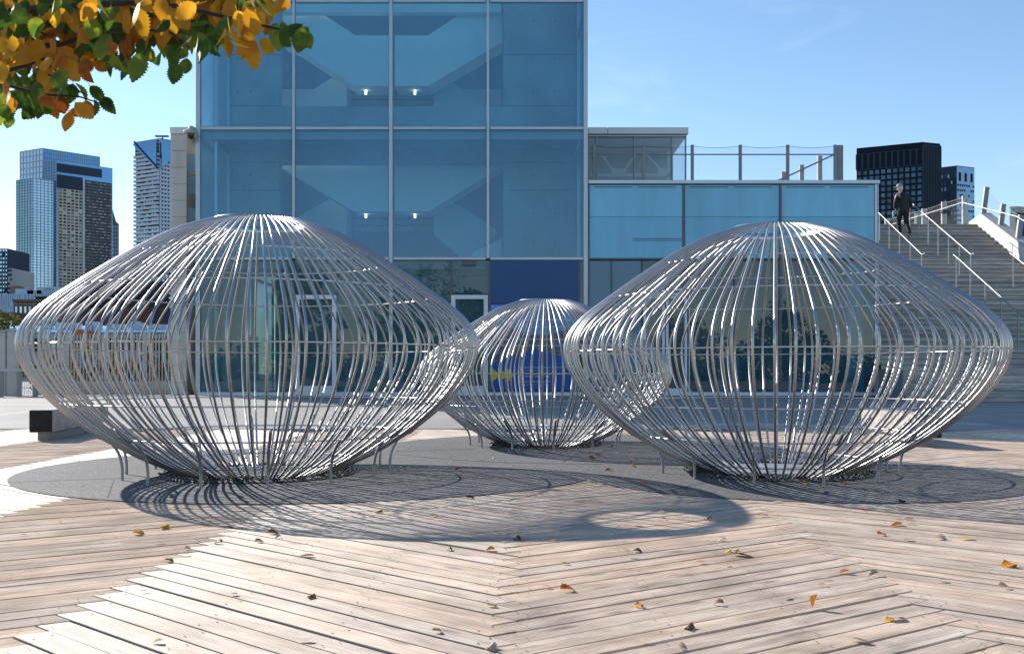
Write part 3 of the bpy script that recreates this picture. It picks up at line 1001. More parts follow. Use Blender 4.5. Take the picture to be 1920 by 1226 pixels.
def glass_door(x0, x1, y0, y1, parent, st=8):
    f = MB()
    for (a, b, c, d) in ((x0, x0 + st, y0, y1), (x1 - st, x1, y0, y1), (x0 + st, x1 - st, y0, y0 + st), (x0 + st, x1 - st, y1 - st * 1.6, y1)):
        f.bevbox(bx(a), bx(b), DB - 0.045, DB + 0.055, bz(d), bz(c), 0.004)
    d = f.build('door', M['alu_pale'], parent)
    MB().quad((bx(x0 + st), DB, bz(y1 - st)), (bx(x1 - st), DB, bz(y1 - st)), (bx(x1 - st), DB, bz(y0 + st)), (bx(x0 + st), DB, bz(y0 + st))).build('door_pane', M['glass_ground'], d)
    xh = x1 - st - 5
    MB().tube([(bx(xh), DB - 0.09, bz(670)), (bx(xh), DB - 0.09, bz(630))], 0.014, 8).build('handle', M['rail'], d)
    return d
glass_door(554, 631, 553, 736, tower)
glass_door(846, 915, 553, 736, tower)
MB().bevbox(bx(866), bx(892), DB - 0.08, DB + 0.0, bz(498), bz(491), 0.004).build('door_closer_box', M['mullion_dark'], tower)
# navy panel and printed banner beside the door
MB().bevbox(bx(920), bx(1085), DB - 0.02, DB + 0.05, bz(569), bz(488), 0.004).build('navy_panel', M['navy'], tower)
gpane(1086, 1096, 489, 735)
gbar(1084.5, 1087.5, 489, 735, M['mullion_dark'])
ban = MB().bevbox(bx(920), bx(1083), DB - 0.03, DB + 0.03, bz(733), bz(570), 0.004).build('banner', M['banner'], tower)
def flat(pts, mat, name, D=DB - 0.034, th=0.002):
    return MB().prism([(bx(x), D, bz(y)) for x, y in pts], (0, th, 0)).build(name, mat, ban)
sky_p = plain('printed_sky', (0.10, 0.30, 0.62), 0.45, 0, 0.25, 1.5)
city_p = plain('printed_city_grey', (0.10, 0.13, 0.16), 0.45, 0, 0.6, 9.0)
flat([(921, 572), (1082, 572), (1082, 628), (921, 628)], sky_p, 'printed_photo')
flat([(921, 626), (950, 612), (985, 628), (1030, 628), (1060, 618), (1082, 622), (1082, 676), (1024, 660), (1000, 656), (960, 668), (921, 680)], city_p, 'printed_photo', DB - 0.037)
flat([(920.5, 688), (938, 703), (920.5, 718)], M['yellow'], 'printed_arrow')
flat([(936, 690), (952, 703), (936, 716)], M['yellow'], 'printed_arrow')
flat([(949, 688), (964, 703), (949, 718)], M['yellow'], 'printed_arrow')
def text(s, x, y, size_px, mat):
    cu = bpy.data.curves.new('lettering', 'FONT')
    cu.body = s
    cu.size = size_px * DB / F * 1.25
    to = bpy.data.objects.new('lettering_tmp', cu)
    col.objects.link(to)
    bpy.context.view_layer.update()
    me = bpy.data.meshes.new_from_object(to.evaluated_get(bpy.context.evaluated_depsgraph_get()))
    bpy.data.objects.remove(to)
    me.transform(Matrix.Rotation(R(90), 4, 'X'))
    me.transform(Matrix.Translation((bx(x), DB - 0.0345, bz(y))))
    me.materials.clear(); me.materials.append(mat)
    return link('lettering', me, ban)
text('Une vue époustouflante sur la ville et le fleuve', 974, 690, 4.2, M['cyan'])
text('A stunning view of the city and river', 974, 695.5, 3.8, M['ochre'])
for y, mt, wd in ((702, M['cyan'], (9, 5, 12, 7, 10, 4, 13, 8)), (706.5, M['ochre'], (7, 10, 4, 9, 6, 8))):
    x = 974
    for w in wd:
        flat([(x, y - 2.4), (x + w, y - 2.4), (x + w, y), (x, y)], mt, 'lettering')
        x += w + 2.5
text('Des jeux interactifs gratuits', 974, 716.5, 4.2, M['cyan'])
text('Amusing interactive games', 974, 721.5, 3.8, M['ochre'])
# dome camera on the left corner
camr = empty('security_camera', P(357, 240, DB - 0.25), 'grey dome security camera on the tower corner', 'camera')
cp = P(357, 247, DB - 0.25)
MB().bar((bx(372) - 0.05, DB, cp.z + 0.10), (cp.x, DB - 0.25, cp.z + 0.10), 0.07, 0.07).build('bracket', M['post_pale'], camr)
MB().lathe([(0.03, 0.13), (0.045, 0.07), (0.10, 0.04), (0.165, 0.0), (0.165, -0.03), (0.10, -0.055)], 20, tuple(cp)).build('housing', M['post_pale'], camr, True)
MB().lathe([(0.085, -0.05), (0.088, -0.10), (0.07, -0.15), (0.04, -0.175), (0.001, -0.18)], 18, tuple(cp)).build('lens_dome', plain('black_dome', (0.01, 0.01, 0.012), 0.08), camr, True)

# ------------------------------------------------------------------ cream clad annex at the left of the tower
annex = empty('clad_annex', (bx(340), DB + 2, 0), 'narrow cream panelled stair annex left of the glass tower', 'building')
AD = 25.6
for (xa, xb) in ((321, 350),):
    yy = 252
    while yy < 740:
        y2 = min(yy + 31, 742)
        a, b = P(xa, y2 - 0.6, AD), P(xb, yy + 0.6, AD)
        MB().bevbox(a.x, b.x, AD, AD + 0.1, a.z, b.z, 0.006).build('panel', M['tile'], annex)
        yy += 31
a, b = P(320, 742, AD + 0.02), P(372, 240, AD + 0.02)
MB().box(a.x, b.x - 0.3, AD + 0.02, AD + 6, 0, b.z).build('wall', M['tile'], annex)
a, b = P(319, 251, AD), P(366, 239, AD)
MB().bevbox(a.x, b.x, AD - 0.03, AD + 6.1, a.z, b.z, 0.01).build('roof_cap', M['white_cap'], annex)
for yy in (290, 330, 390):
    a, b = P(353, yy + 34, AD - 0.01), P(366, yy, AD - 0.01)
    MB().quad((a.x, AD + 0.01, a.z), (b.x, AD + 0.01, a.z), (b.x, AD + 0.01, b.z), (a.x, AD + 0.01, b.z)).build('window', M['glass_ground'], annex)

# ------------------------------------------------------------------ low glass wing
wing = empty('glass_wing', (bx(1370), DB, GZ), 'low pale blue glass wing right of the tower', 'building')
WX = (1103, 1282, 1463, 1642)
for a, b in zip(WX, WX[1:]):
    MB().bevbox(bx(a) + 0.03, bx(b) - 0.03, DB - 0.005, DB + 0.05, bz(407), bz(347), 0.004).build('frosted_panel', M['frost'], wing)
    MB().bevbox(bx(a) + 0.03, bx(b) - 0.03, DB - 0.003, DB + 0.05, bz(484), bz(407.4), 0.004).build('frosted_panel', M['frost_lo'], wing)
    for (u, v) in ((0.06, 0.46), (0.52, 0.92)):
        MB().box(bx(a + 179 * u), bx(a + 179 * v), DB - 0.012, DB - 0.004, bz(352), bz(350.4)).build('vent_slot', M['slot'], wing)
for y in (447, 450.5):
    MB().box(bx(1187), bx(1278), DB - 0.012, DB - 0.004, bz(y + 1.1), bz(y)).build('vent_slot', M['slot'], wing)
for x in WX:
    MB().bevbox(bx(x) - 0.03, bx(x) + 0.03, DB - 0.03, DB + 0.08, bz(740), bz(345), 0.005).build('mullion', M['alu'] if x == 1642 else M['mullion_dark'], wing)
MB().bevbox(bx(1642) + 0.032, bx(1646), DB - 0.045, DB + 0.06, bz(741), bz(346), 0.004).build('corner_trim', M['alu_pale'], wing)
MB().bevbox(bx(1103), bx(1648), DB - 0.09, DB + 0.3, bz(345.5), bz(339), 0.008).build('roof_coping', M['alu_pale'], wing)
MB().bevbox(bx(1103) + 0.03, bx(1642) - 0.03, DB - 0.03, DB + 0.07, bz(487.5), bz(484.5), 0.005).build('transom', M['mullion_dark'], wing)
MB().bevbox(bx(1103) + 0.03, bx(1646), DB - 0.055, DB + 0.10, bz(742), bz(735), 0.005).build('sill', M['alu_pale'], wing)
# ground floor of the wing
for (a, b, y0, y1, mt) in ((1104, 1146, 489, 735, M['frost_dark']), (1147, 1203, 489, 735, M['frost_dark'])):
    MB().bevbox(bx(a) + 0.01, bx(b) - 0.01, DB, DB + 0.05, bz(y1), bz(y0), 0.003).build('spandrel_panel', mt, wing)
for x in (1146.5, 1204, 1290, 1377): gbar(x - 1.3, x + 1.3, 489, 735, M['mullion_dark'], wing)
for (a, b) in ((1205, 1289), ): gpane(a, b, 489, 549, None, wing)
for (a, b) in ((1291, 1376), (1378, 1461), (1465, 1640)): gpane(a, b, 489, 735, None, wing)
gbar(1204, 1292, 549, 554, M['alu_pale'], wing, 'transom')
glass_door(1206, 1246, 555, 736, wing, 5)
glass_door(1248, 1288, 555, 736, wing, 5)
gbar(1289, 1293, 549, 736, M['alu_pale'], wing)
# body of the wing: side wall, roof, floor, ceiling, rear, curtain
WR = bx(1646) - 0.02
MB().box(bx(1103) + 0.05, WR, DB + 0.1, DB + 10.5, bz(340) - 0.16, bz(340) - 0.01).build('roof', M['roofing'], wing)
for j in range(4):
    ya, yb = DB + 0.12 + j * 2.6, DB + 0.12 + (j + 1) * 2.6 - 0.06
    MB().box(WR - 0.04, WR, ya, yb, bz(484), bz(347)).build('side_panel', M['frost'], wing)
    MB().box(WR - 0.04, WR - 0.005, ya, yb, 0.1, bz(485)).build('side_panel', M['frost_dark'], wing)
MB().box(bx(1103), WR - 0.05, DB + 0.12, DB + 8, bz(486), bz(480)).build('ceiling', M['grey_in'], wing)
MB().box(bx(1103), WR - 0.05, DB + 0.12, DB + 8, 0.1, GZ + 0.012).build('floor', M['floor_in'], wing)
MB().box(bx(1103), WR - 0.05, DB + 8.0, DB + 8.2, 0.1, bz(345)).build('rear_wall', M['dark_in'], wing)
MB().box(bx(1600), bx(1634), DB + 0.5, DB + 0.56, GZ, bz(490)).build('roller_blind', M['frost'], wing)
MB().box(bx(1395), bx(1440), DB + 3.0, DB + 4.0, GZ, GZ + 1.0).build('counter', M['grey_in'], wing)

# rooftop pavilion
pav = empty('rooftop_pavilion', (bx(1197), 26.6, bz(340)), 'small glass rooftop pavilion with white fascia and steel truss', 'building')
PD = 26.6
def pb(x0, x1, y0, y1, D0, dep, name, mat, par=pav):
    a, b = P(x0, y1, D0), P(x1, y0, D0)
    return MB().bevbox(a.x, b.x, D0, D0 + dep, a.z, b.z, 0.008).build(name, mat, par)
pb(1103, 1139, 239, 251.5, PD - 0.1, 5.0, 'fascia', M['white_cap'])
pb(1140, 1291, 239, 251.5, PD - 0.1, 5.0, 'fascia', M['white_cap'])
pb(1103, 1288, 253.5, 256, PD - 0.05, 4.8, 'gutter', M['alu_pale'])
for x in (1118.5, 1189, 1260, 1286): pb(x - 1.2, x + 1.2, 256.5, 344, PD, 0.08, 'mullion', M['post_pale'])
for (a, b) in ((1104, 1117), (1120, 1187.5), (1190.5, 1258.5), (1261.5, 1284.5)):
    p0, p1 = P(a, 344, PD + 0.04), P(b, 257, PD + 0.04)
    MB().quad((p0.x, PD + 0.04, p0.z), (p1.x, PD + 0.04, p0.z), (p1.x, PD + 0.04, p1.z), (p0.x, PD + 0.04, p1.z)).build('glass_pane', M['glass_pav'], pav)
TD = PD + 1.2
def tb(xa, ya, xb, yb, w):
    MB().bar(P(xa, ya, TD), P(xb, yb, TD), w * TD / F, 0.12).build('truss_member', M['white_cap'], pav)
tb(1103, 280, 1258, 280, 4); tb(1103, 329, 1258, 329, 5)
tb(1127, 289, 1150, 323, 4); tb(1193, 289, 1168, 323, 4); tb(1211, 289, 1240, 323, 4); tb(1253, 284, 1253, 340, 5)
pb(1146, 1173, 316, 327, TD - 0.07, 0.05, 'gusset_plate', M['white_cap']); pb(1233, 1253, 316, 327, TD - 0.07, 0.05, 'gusset_plate', M['white_cap'])
pb(1104, 1262, 287, 345, PD + 2.6, 0.15, 'rear_wall', plain('slate_panel', (0.42, 0.48, 0.52), 0.7))

# rooftop mesh fence
def mesh_fence(root, posts, rail_fr, D0fun, wire_mat, sp=0.06, top_sag=0.05):
    """posts: list of (base Vector, top Vector); wires as one uncountable part between them"""
    m = MB()
    for (b0, t0), (b1, t1) in zip(posts, posts[1:]):
        L = (b1 - b0).length
        hh = (t0 - b0).length * 0.96
        n = int((L + hh) / sp)
        for k in range(n):
            for sg in (1, -1):
                s0 = k * sp
                # diagonal from bottom s0-hh..s0
                a, e = (s0 - hh, 0.0), (s0, 1.0)
                u0, v0, u1, v1 = a[0], 0.0, e[0], 1.0
                if u0 < 0:
                    v0 = -u0 / hh; u0 = 0
                if u1 > L:
                    v1 = 1 - (u1 - L) / hh; u1 = L
                if v1 <= v0: continue
                q0 = u0 / L if sg > 0 else 1 - u0 / L
                q1 = u1 / L if sg > 0 else 1 - u1 / L
                def pt(q, v):
                    bb = b0.lerp(b1, q); tt = t0.lerp(t1, q)
                    return bb.lerp(tt, v * (0.97 - top_sag * 4 * q * (1 - q)))
                A, B = pt(q0, v0), pt(q1, v1)
                d = (B - A)
                if d.length < 0.02: continue
                m.tube([A, B], 0.0016, 3, False)
        pts = []
        for j in range(9):
            q = j / 8
            bb = b0.lerp(b1, q); tt = t0.lerp(t1, q)
            pts.append(bb.lerp(tt, 0.97 - top_sag * 4 * q * (1 - q)))
        m.tube(pts, 0.005, 5, False)
    o = m.build('mesh_netting', wire_mat, root)
    o['kind'] = 'stuff'
    return o
rf = empty('rooftop_fence', (bx(1340), DB + 0.25, bz(340)), 'dark mesh fence along the roof edge of the wing', 'fence')
FY = DB + 0.2
posts = []
for x in (1104, 1114, 1207, 1298, 1388, 1477, 1566):
    a, b = P(x, 341, FY), P(x, 272, FY)
    posts.append((a, b))
    MB().bevbox(a.x - 0.035, a.x + 0.035, FY - 0.035, FY + 0.035, a.z, b.z, 0.006).build('post', M['post_grey'], rf)
a, b = P(1569, 341, FY + 0.15), P(1580, 273, FY + 0.15)
MB().bevbox(a.x, b.x, FY + 0.1, FY + 0.3, a.z, b.z, 0.008).build('post', M['post_grey'], rf)
for (p0, q0), (p1, q1) in zip(posts, posts[1:]):
    z = P(0, 290, FY).z
    MB().tube([(p0.x, FY, z), (p1.x, FY, z)], 0.016, 8).build('rail', M['post_grey'], rf)
mesh_fence(rf, posts, 0, None, M['wire'], 0.075)
# handrail climbing behind that fence
hr = empty('roof_handrail', P(1500, 345, 30.0), 'sloping metal handrail on grey posts behind the roof fence', 'handrail')
RD = 28.0
for (x, yt) in ((1470, 322), (1504, 309), (1538, 292)):
    a, b = P(x - 4, 350, RD), P(x + 4, yt, RD)
    MB().bevbox(a.x, b.x, RD, RD + 0.12, a.z - 0.6, b.z, 0.006).build('post', M['post_pale'], hr)
MB().tube([P(1455, 340, RD - 0.1), P(1470, 334, RD - 0.1), P(1562, 291, RD - 0.1)], 0.022, 8).build('rail', M['rail'], hr)

# ------------------------------------------------------------------ outdoor stairs to the right of the wing
stairs = empty('outdoor_staircase', (12.5, 23, 0.18), 'wide weathered timber staircase climbing beside the glass wing', 'stairs')
XL, XR1, XR2 = WR + 0.06, 15.9, 17.5
RISE, RUN = 0.152, 0.289
z, y = 0.18, 22.4
def tstep(x0, x1, y, z, dep):
    o = MB()
    # two timbers to a tread, a dark open riser behind
    for j in range(2):
        o.bevbox(x0, x1, y + j * dep / 2 + 0.004, y + (j + 1) * dep / 2 - 0.004, z - 0.055, z + random.uniform(-0.003, 0.003), 0.008)
    s = o.build('step', M['stair_wood'], stairs)
    r = MB()
    r.bevbox(x0, x1 - 0.03, y + 0.035, y + 0.07, z - RISE - 0.01, z - 0.058, 0.004)
    r.build('riser', M['stair_wood'], stairs)
nlow = 21
for k in range(nlow):
    z += RISE * 0.986
    tstep(XL, XR2, y, z, RUN)
    y += RUN
ZL = z + RISE
MB().bevbox(XL, XR2, y, 29.8, ZL - 0.06, ZL, 0.006).build('landing', M['stair_wood'], stairs)
MB().box(XL, XR2, y + 0.05, y + 0.1, ZL - RISE - 0.05, ZL - 0.065).build('riser', M['stair_wood'], stairs)
Z2, Y2 = ZL, 29.8
top_steps = []
for k in range(16):
    Z2 += RISE * 1.01
    tstep(XL, XR1 + 0.06, Y2, Z2, RUN)
    top_steps.append((Y2, Z2))
    Y2 += RUN
MB().box(XL, XR1 + 0.06, Y2, 46, Z2 - 0.08, Z2 - 0.004).build('upper_terrace', M['stair_wood'], stairs)
# white side wall following the flight
MB().prism([(XR1 + 0.05, 34.9, Z2 - 0.3), (XR1 + 0.05, 34.9, Z2 + 0.14), (XR1 + 0.05, 33.9, Z2 + 0.30), (XR1 + 0.05, 31.3, 4.90), (XR1 + 0.05, 28.4, 3.55), (XR1 + 0.05, 28.4, 0.3), (XR1 + 0.05, 34.9, 0.3)], (0.32, 0, 0)).build('side_wall', M['white_wall'], stairs)
MB().prism([(XR1 + 0.03, 33.9, Z2 + 0.303), (XR1 + 0.03, 33.9, Z2 + 0.343), (XR1 + 0.03, 31.3, 4.943), (XR1 + 0.03, 28.4, 3.593), (XR1 + 0.03, 28.4, 3.553), (XR1 + 0.03, 31.3, 4.903)], (0.36, 0, 0)).build('wall_coping', M['post_pale'], stairs)
MB().box(XL - 0.05, XL - 0.01, 22.45, 34.0, 0.0, 0.9).build('left_stringer', M['post_grey'], stairs)

def stair_z(yy):
    if yy < 22.4: return 0.18
    if yy < 28.46: return 0.18 + (yy - 22.4) / RUN * RISE * 0.986 + RISE
    if yy < 29.8: return ZL
    if yy < 29.8 + 16 * RUN: return ZL + (yy - 29.8) / RUN * RISE * 1.01 + RISE
    return Z2
def handrail(X, ya, yb, hgt, n, label, knee=True):
    root = empty('stair_handrail', (X, ya, stair_z(ya)), label, 'handrail', 'handrails on the outdoor stairs')
    pts = []
    for k in range(n + 1):
        yy = ya + (yb - ya) * k / n
        zb = stair_z(yy) - 0.07
        MB().tube([(X, yy, zb), (X, yy, stair_z(yy) + hgt - 0.1)], 0.017, 8).build('post', M['rail'], root)
    za, zb = stair_z(ya) + hgt - 0.1, stair_z(yb) + hgt - 0.1
    path = [(X, ya - 0.22, za - 0.0), (X, ya, za), (X, yb, zb), (X, yb + 0.2, zb + (0.09 if knee else 0))]
    MB().tube(path, 0.016, 8).build('rail', M['rail'], root)
    return root
handrail(13.55, 29.4, 33.9, 0.95, 6, 'long centre handrail on the upper stair flight below the walking man')
handrail(12.1, 29.4, 33.6, 0.95, 5, 'handrail beside the wing corner on the upper stair flight')
handrail(12.5, 22.9, 28.0, 0.95, 6, 'centre handrail on the shaded lower stair flight')
handrail(10.1, 22.9, 27.6, 0.95, 5, 'leftmost handrail on the lower flight, behind the right cage')
handrail(14.15, 23.2, 28.1, 0.95, 6, 'rightmost handrail on the lower stair flight')
# terrace fence with wide grey posts, and leaning posts down the side wall
tf = empty('terrace_fence', (15.7, 36, Z2), 'mesh fence with wide grey posts round the upper terrace', 'fence')
pp = []
for (x, yt, yb, D) in ((1664, 410, 445, 41.0), (1692, 401, 440, 39.2), (1734, 391, 432, 37.6), (1771, 378, 428, 36.2), (1810, 367, 426, 34.9)):
    a, b = P(x, yb, D), P(x, yt, D)
    MB().bevbox(a.x - 0.09, a.x + 0.09, D, D + 0.09, Z2 - 0.1, b.z, 0.008).build('post', M['post_pale'], tf)
    pp.append((Vector((a.x, D, Z2)), Vector((a.x, D, b.z))))
mesh_fence(tf, pp, 0, None, M['post_pale'], 0.09, 0.02)
MB().tube([P(1640, 431, 41.5), P(1805, 380, 34.6), (XR1 - 0.05, 31.3, 5.75), (XR1 - 0.05, 28.2, 4.35)], 0.018, 8).build('handrail', M['rail'], tf)
sf = empty('side_wall_fence', (XR1 + 0.2, 32, 4), 'leaning grey posts with mesh along the white stair wall', 'fence')
pp = []
for (yy, zz, hh) in ((33.9, Z2 + 0.12, 1.12), (32.75, 5.25, 1.15), (31.6, 4.7, 1.15), (30.4, 4.15, 1.2)):
    a = Vector((XR1 + 0.12, yy, zz)); b = Vector((XR1 + 0.34, yy + 0.16, zz + hh))
    MB().bar(a, b, 0.16, 0.10, (0, 1, 0.2)).build('post', M['post_grey'], sf)
    pp.append((a + Vector((0.05, 0, 0.3)), b))
mesh_fence(sf, [pp[0], pp[1]], 0, None, M['post_pale'], 0.09, 0.03)
mesh_fence(sf, [pp[1], pp[2]], 0, None, M['post_pale'], 0.09, 0.03)
lb = empty('stair_lamp', P(1770, 397, 36.1), 'small black lamp on a terrace fence post', 'lamp')
c = P(1770, 397, 36.05)
MB().bevbox(c.x - 0.11, c.x + 0.10, 35.9, 36.15, c.z - 0.06, c.z + 0.05, 0.02).build('lamp_body', plain('black_metal', (0.012, 0.012, 0.012), 0.5), lb)
sg = empty('exit_sign', P(1724, 415, 38.3), 'small white sign with green figure on the terrace fence', 'sign')
c = P(1724, 413, 38.0)
MB().bevbox(c.x - 0.17, c.x + 0.17, 38.0, 38.04, c.z - 0.26, c.z + 0.26, 0.01).build('sign_board', M['white_wall'], sg)
MB().box(c.x - 0.09, c.x + 0.10, 37.995, 37.999, c.z - 0.17, c.z + 0.17).build('sign_print', plain('green_print', (0.03, 0.30, 0.18), 0.5), sg)

# ------------------------------------------------------------------ beam benches
def bench(name, ends, hgt, wid, plinth_h, label, inset=0.12):
    """a heavy squared beam on a recessed plinth; ends: two ground points of the centre line"""
    a, b = Vector((*ends[0], 0)), Vector((*ends[1], 0))
    root = empty(name, (a + b) / 2, label, 'bench', 'timber beam benches')
    d = (b - a).normalized(); n = Vector((-d.y, d.x, 0))
    z0 = plinth_h + 0.004
    L = (b - a).length
    m = MB().bevbox(0, L, -wid / 2, wid / 2, z0, hgt, 0.012)
    rm = Matrix(((d.x, n.x, 0), (d.y, n.y, 0), (0, 0, 1)))
    m.v = [tuple(rm @ Vector(v) + a) for v in m.v]
    m.build('beam', M['bench_top'], root)
    for (u, s) in ((0, -1), (L, 1)):
        e = MB().bevbox(u - 0.006 if s < 0 else u - 0.002, u + 0.002 if s < 0 else u + 0.006, -wid / 2 + 0.008, wid / 2 - 0.008, z0 + 0.008, hgt - 0.008, 0.002)
        e.v = [tuple(rm @ Vector(v) + a) for v in e.v]
        e.build('end_grain', M['bench_end'], root)
    m = MB().bevbox(inset, L - inset, -wid / 2 + 0.06, wid / 2 - 0.06, -0.05, plinth_h, 0.006)
    m.v = [tuple(rm @ Vector(v) + a) for v in m.v]
    m.build('plinth', M['plinth'], root)
    return root
# left: dark end towards the camera at x 55..97, base about y 826
bench('beam_bench', ((-5.63, 11.9), (-6.10, 14.7)), 0.37, 0.27, 0.095, 'dark ended timber beam bench behind the left cage')
bench('beam_bench', ((4.52, 10.8), (4.60, 12.7)), 0.36, 0.29, 0.10, 'sunlit pale timber beam bench behind the right cage')

# ------------------------------------------------------------------ left background: railing, pillars, bar fence
rl = empty('low_railing', P(40, 744, 34.5), 'low grey metal railing at the far left edge of the plaza', 'railing')
RD = 34.5
a, b = P(-60, 697, RD), P(122, 691, RD)
MB().bevbox(a.x, b.x, RD - 0.08, RD + 0.12, a.z, b.z, 0.01).build('top_rail', M['post_pale'], rl)
for x in (-20, 2, 36, 66, 94, 118):
    a, b = P(x - 4, 746, RD), P(x + 4, 697, RD)
    MB().bevbox(a.x, b.x, RD - 0.05, RD + 0.05, 0, b.z, 0.008).build('post', M['post_grey'], rl)
m = MB()
a, b = P(-60, 740, RD), P(120, 699, RD)
x = a.x
while x < b.x:
    m.tube([(x, RD, a.z), (x, RD, b.z)], 0.006, 4, False); x += 0.07
zz = a.z
while zz < b.z:
    m.tube([(a.x, RD, zz), (b.x, RD, zz)], 0.006, 4, False); zz += 0.07
o = m.build('mesh_infill', M['post_pale'], rl); o['kind'] = 'stuff'
for (x0, x1, yt, lab) in ((-14, 10, 622, 'broad grey gate pillar at the left picture edge'), (12, 26, 620, 'slim grey gate pillar beside the broad one')):
    g_ = empty('gate_pillar', P((x0 + x1) / 2, 744, 36.5), lab, 'pillar')
    a, b = P(x0, 744, 36.5), P(x1, yt, 36.5)
    MB().bevbox(a.x, b.x, 36.5, 36.9, 0, b.z, 0.02).build('shaft', M['post_pale'], g_)
    MB().bevbox(a.x - 0.03, b.x + 0.03, 36.47, 36.93, b.z + 0.002, b.z + 0.06, 0.01).build('cap', M['post_pale'], g_)
bf = empty('bar_fence', P(220, 735, 37.5), 'tall pale vertical bar fence behind the left cage', 'fence')
BD = 37.5
m = MB()
for k in range(52):
    x = 74 + k * 5.9
    a, b = P(x, 737, BD), P(x, 626 + random.uniform(-1, 1), BD)
    m.bevbox(a.x - 0.018, a.x + 0.018, BD - 0.018, BD + 0.018, 0.08, b.z, 0.004)
o = m.build('bars', M['post_pale'], bf); o['kind'] = 'stuff'
for yy in (640, 728):
    a, b = P(72, yy + 2, BD), P(382, yy - 2, BD)
    MB().bevbox(a.x, b.x, BD + 0.02, BD + 0.06, a.z, b.z, 0.004).build('rail', M['post_pale'], bf)
for x in (74, 126, 198, 270, 342):
    a, b = P(x - 2.6, 740, BD), P(x + 2.6, 622, BD)
    MB().bevbox(a.x, b.x, BD - 0.05, BD + 0.05, 0, b.z, 0.008).build('post', M['post_pale'], bf)
op = empty('orange_post', P(361, 738, 36.8), 'tall orange post at the fence beside the tower', 'post')
a, b = P(359, 738, 36.8), P(364, 634, 36.8)
om = plain('orange_paint', (0.55, 0.14, 0.02), 0.6)
MB().tube([((a.x + b.x) / 2, 36.8, 0), ((a.x + b.x) / 2, 36.8, b.z)], 0.05, 12).build('shaft', om, op)
MB().lathe([(0.12, 0.0), (0.12, 0.03), (0.06, 0.05)], 12, ((a.x + b.x) / 2, 36.8, 0)).build('base', om, op)
kb = MB()
a = P(70, 740, 38.6); b = P(385, 722, 38.6)
kb.bevbox(a.x, b.x, 38.6, 39.2, -0.05, 0.5, 0.03)
o = kb.build('low_kerb_wall', M['plinth']); tag(o, 'low concrete kerb wall behind the bar fence', 'wall')

# ------------------------------------------------------------------ trees
def leaf_cloud(m, c, rad, n, size, flat=0.8):
    for k in range(n):
        while True:
            v = Vector((random.uniform(-1, 1), random.uniform(-1, 1), random.uniform(-1, 1)))
            if 0.15 < v.length < 1: break
        p = c + Vector((v.x * rad[0], v.y * rad[1], v.z * rad[2]))
        q = size * random.uniform(0.6, 1.3)
        a = Vector((random.uniform(-1, 1), random.uniform(-1, 1), random.uniform(-1, 1))).normalized()
        b_ = a.cross(Vector((random.uniform(-1, 1), random.uniform(-1, 1), random.uniform(-0.5, 1)))).normalized()
        m.add([p - a * q * 0.5, p + b_ * q * 0.3, p + a * q * 0.6, p - b_ * q * 0.3], [(0, 1, 2, 3)])

def fol(name, c, var=0.45):
    m = plain(name, c, 0.7, 0, var, 1.2)
    nt = m.node_tree
    b = nt.nodes['Principled BSDF']
    tr = N(nt, 'ShaderNodeBsdfTranslucent')
    ms = N(nt, 'ShaderNodeMixShader'); ms.inputs[0].default_value = 0.3
    src = b.inputs['Base Color'].links[0].from_socket
    nt.links.new(src, tr.inputs[0])
    nt.links.new(b.outputs[0], ms.inputs[1]); nt.links.new(tr.outputs[0], ms.inputs[2])
    nt.links.new(ms.outputs[0], nt.nodes['Material Output'].inputs['Surface'])
    return m
M['fol_green'] = fol('dark_green_foliage', (0.045, 0.085, 0.022))
M['fol_olive'] = fol('olive_foliage', (0.13, 0.13, 0.025))
M['fol_gold'] = fol('golden_foliage', (0.26, 0.17, 0.025))
M['fol_orange'] = fol('orange_foliage', (0.24, 0.10, 0.02))

def make_tree(name, base, height, rx, n_cl, leaves, size, mat, label, group=None, z0=0.28):
    root = empty(name, base, label, 'tree', group)
    b = Vector(base)
    tr = MB()
    tr.tube([b + Vector((0, 0, -0.05)), b + Vector((0.03, 0, height * 0.25)), b + Vector((-0.04, 0.03, height * 0.55)), b + Vector((0, 0, height * 0.85))], [height * 0.025, height * 0.019, height * 0.012, height * 0.004], 8)
    cl = []
    for k in range(n_cl):
        t = (k + 0.5) / n_cl
        zc = height * (z0 + (0.95 - z0) * t)
        wr = rx * math.sin(math.pi * min(0.95, 0.18 + 0.8 * t)) ** 0.7
        a = k * 2.4 + random.uniform(-0.4, 0.4)
        rr = wr * random.uniform(0.25, 0.85)
        c = b + Vector((rr * math.cos(a), rr * math.sin(a), zc))
        cl.append((c, wr))
        tr.tube([b + Vector((0, 0, max(height * 0.2, zc - rr * 0.9))), (b + Vector((0, 0, zc - rr * 0.3))).lerp(c, 0.55), c], [height * 0.008, height * 0.005, height * 0.002], 5)
    tr.build('trunk', M['bark'], root, True)
    m = MB()
    for c, wr in cl:
        q = random.uniform(0.28, 0.5) * rx
        leaf_cloud(m, c, (q, q, q * random.uniform(0.6, 0.9)), leaves, size)
    m.build('crown', mat, root)
    return root
